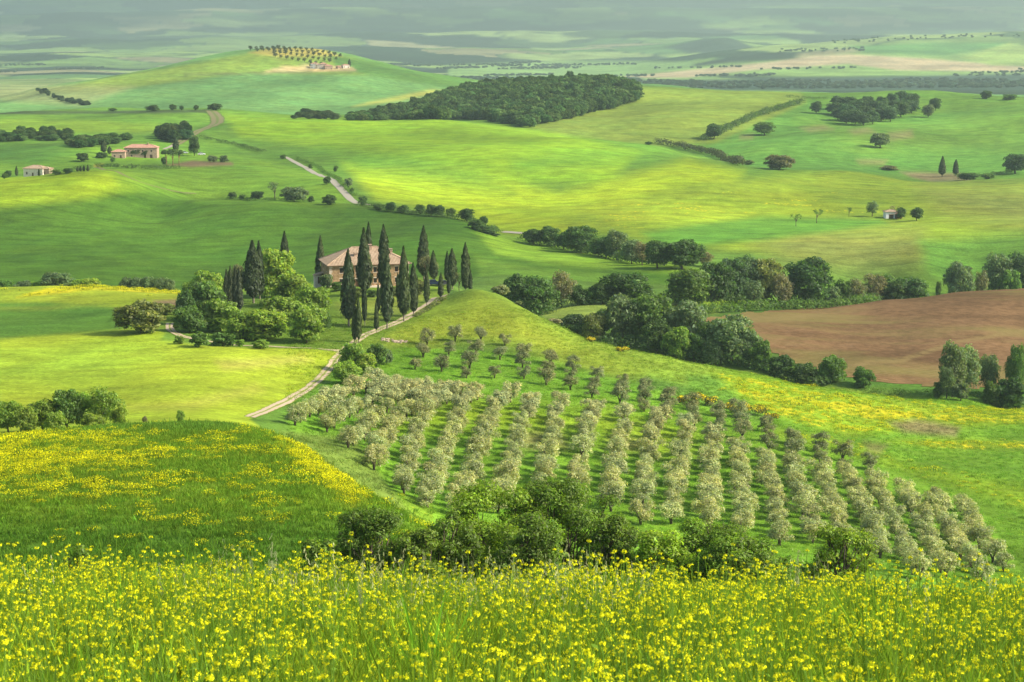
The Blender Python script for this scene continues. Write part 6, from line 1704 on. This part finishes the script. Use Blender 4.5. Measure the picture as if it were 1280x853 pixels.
keep = r.random(len(X)) < den; X, Y = X[keep], Y[keep]; n = len(X); s_ = np.exp(r.normal(0, .12, n))
scatter('wild_oats', np.stack([X, Y, height(X, Y)], 1), np.stack([r.normal(0, .08, n), r.normal(0, .08, n), r.uniform(0, 6.28, n)], 1), np.stack([s_, s_, s_], 1), np.ones((n, 4)), r.integers(0, 3, n), ot)

# ------------------------------------------------------------------ mound, olive hill and ridge: grass tufts and flower clumps
bt = [template('bank_grass', blade_mesh('bank_grass', 60 + i, 22, .42, .45, .030, 1.1)) for i in range(4)]
ft = [sprays(80 + i, 1.6, .55, 100, .055, (0.74, 0.70, 0.012), (0.14, 0.24, 0.02), .30) for i in range(4)]
gcell_u = (us[0], us[-1])
def ground_attr(X, Y):
    """land-cover colour and flower amount of the ground sheet at a point"""
    u = X / np.maximum(Y, 14)
    i = np.clip(np.searchsorted(us, u), 0, nc - 1); j = np.clip(np.searchsorted(ys, Y), 0, nr - 1)
    k = j * nc + i
    return colr[k], flow[k]
def tufts(name, n, d0, d1, u0, u1, size, gain=1.05, dens=None, seed=5, tall=1.0):
    q = np.random.default_rng(seed)
    Y = np.sqrt(q.uniform(d0 * d0, d1 * d1, n)); X = q.uniform(u0, u1, n) * Y
    if dens is not None:
        kp = q.random(n) < dens(X, Y); X, Y = X[kp], Y[kp]; n = len(X)
    c_, f_ = ground_attr(X, Y)
    tint = c_ * gain * np.exp(q.normal(0, .20, n))[:, None] * (1 + np.stack([q.normal(0, .10, n), np.zeros(n), np.zeros(n)], 1))
    s_ = size * np.exp(q.normal(0, .25, n))
    scatter(name, np.stack([X, Y, height(X, Y)], 1), np.stack([q.normal(0, .1, n), q.normal(0, .1, n), q.uniform(0, 6.28, n)], 1), np.stack([s_, s_, s_ * tall], 1), np.concatenate([tint, np.ones((n, 1))], 1), q.integers(0, 4, n), bt)
tufts('mound_grass', 36000, 80, 215, -0.36, -0.03, 0.58, 1.2, lambda X, Y: np.where(X / Y < -0.06, 1.0, .3), 5)
tufts('hillside_grass', 15000, 26, 100, -0.40, 0.40, 0.85, 1.9, None, 15, 1.0)
tufts('slope_grass', 30000, 262, 480, -0.125, 0.32, 0.75, 1.3, None, 6, .8)
def clumps(name, n, d0, d1, u0, u1, size, k=1.0, seed=7, lim=0.16):
    q = np.random.default_rng(seed)
    Y = np.sqrt(q.uniform(d0 * d0, d1 * d1, n)); X = q.uniform(u0, u1, n) * Y
    c_, f_ = ground_attr(X, Y)
    nz = bumpy(X * 1.6, Y * 2.0, .15, .3) * .34 + bumpy(X * 1.5, Y * 1.8, .43, 1.3) * .33 + bumpy(X * 1.3, Y * 1.6, 1.1, 2.1) * .33
    kp = q.random(n) < k * np.clip((f_ - lim) * 1.6, 0, 1) * np.clip((nz - .74 + f_ * .72) * 2.8, 0, 1)
    X, Y = X[kp], Y[kp]; n = len(X)
    s_ = size * np.exp(q.normal(0, .25, n))
    scatter(name, np.stack([X, Y, height(X, Y)], 1), np.stack([np.zeros(n), np.zeros(n), q.uniform(0, 6.28, n)], 1), np.stack([s_, s_, s_ * q.uniform(.8, 1.2, n)], 1), np.ones((n, 4)), q.integers(0, 4, n), ft)
    return n
print('clumps', clumps('mound_flowers', 26000, 80, 215, -0.36, -0.03, 0.62, 1.0, 7, .10), clumps('ridge_flowers', 30000, 280, 470, -0.12, 0.32, .8, 1.0, 8, .20), clumps('crest_flowers', 3000, 470, 560, -.34, -.16, 1.1, 1.0, 9, .2))

# ------------------------------------------------------------------ haze: one closed box of thin even air round everything
hz = bpy.data.materials.new('haze_air'); hz.use_nodes = True
t = hz.node_tree; t.nodes.clear()
o_ = t.nodes.new('ShaderNodeOutputMaterial'); pv = t.nodes.new('ShaderNodeVolumePrincipled')
pv.inputs['Color'].default_value = (0.70, 0.94, 0.84, 1)
pv.inputs['Density'].default_value = 0.00007
pv.inputs['Anisotropy'].default_value = 0.25
pv.inputs['Density Attribute'].default_value = ''
pv.inputs['Temperature Attribute'].default_value = ''
pv.inputs['Color Attribute'].default_value = ''
t.links.new(pv.outputs[0], o_.inputs['Volume'])
zlo = float(ZZ.min()) - 4; zhi = float(ZZ.max()) + 40
hb = MB(); hb.box((-17000, -60, zlo), (17000, 26200, zhi))
link('haze', hb.mesh('haze', [hz]), kind='stuff')

# ------------------------------------------------------------------ unseen broken cloud added high above the haze, mostly to shade the mountain foot
cloud_m = NT('cloud_white')
cloud_mat = cloud_m.done(cloud_m.n('ShaderNodeMixShader', {0: 0.5, 1: cloud_m.n('ShaderNodeBsdfDiffuse', {'Color': (0.9, 0.9, 0.92, 1)}).outputs[0], 2: cloud_m.n('ShaderNodeBsdfTranslucent', {'Color': (0.8, 0.8, 0.84, 1)}).outputs[0]}).outputs[0])
_th = np.linspace(0, math.pi, 9); _ph = np.linspace(0, 2 * math.pi, 15)[:-1]
SPH = np.array([(math.sin(t) * math.cos(p), math.sin(t) * math.sin(p), math.cos(t)) for t in _th for p in _ph])
SQ = np.array([(i * 14 + j, i * 14 + (j + 1) % 14, (i + 1) * 14 + (j + 1) % 14, (i + 1) * 14 + j) for i in range(8) for j in range(14)])
CLOUD_Z = zhi + 500
def cloud_over(gx, gy, rx, ry, n, q):
    """puffs of one cumulus whose shadow reaches the ground about (gx, gy)"""
    gz = float(height(gx, gy)); k = (CLOUD_Z - gz) / TO_SUN.z
    c = Vector((gx, gy, gz)) + TO_SUN * k
    V = []
    for i in range(n):
        a = q.uniform(0, 6.28); t = math.sqrt(q.random())
        x, y = math.cos(a) * t * rx * 0.82, math.sin(a) * t * ry * 0.82
        s = min(rx, ry) * q.uniform(0.22, 0.42) * (1.15 - 0.5 * t)
        V.append(SPH * (s * 1.2, s * 1.2, s * 0.6) * (1 + 0.10 * np.sin(SPH[:, :1] * 7 + i) * np.sin(SPH[:, 1:2] * 6 + i)) + (c.x + x, c.y + y, c.z + q.uniform(0, 0.25) * s))
    return V
q_ = np.random.default_rng(3)
CV = []
for gx, gy, rx, ry, n_ in ((-2600, 14800, 2200, 1900, 46), (900, 15500, 2300, 1700, 46), (4200, 16000, 2200, 2000, 40), (-900, 19500, 3000, 2200, 46), (3800, 21500, 3200, 2200, 40), (-5200, 20500, 2600, 2400, 36),
                           (-1300, 1900, 420, 260, 26), (2600, 3600, 620, 420, 28), (-1500, 500, 260, 180, 22), (1700, 700, 300, 200, 22), (-500, 11800, 1500, 900, 30), (3000, 12300, 1500, 900, 30), (-3300, 11500, 1300, 900, 30), (1300, 8600, 700, 420, 26), (-2600, 6500, 700, 500, 26)):
    CV += cloud_over(gx, gy, rx, ry, n_, q_)
CQ = np.concatenate([SQ + i * len(SPH) for i in range(len(CV))])
link('shade_clouds', mesh_np('shade_clouds', np.concatenate(CV), CQ, [cloud_mat], smooth=True), kind='stuff')
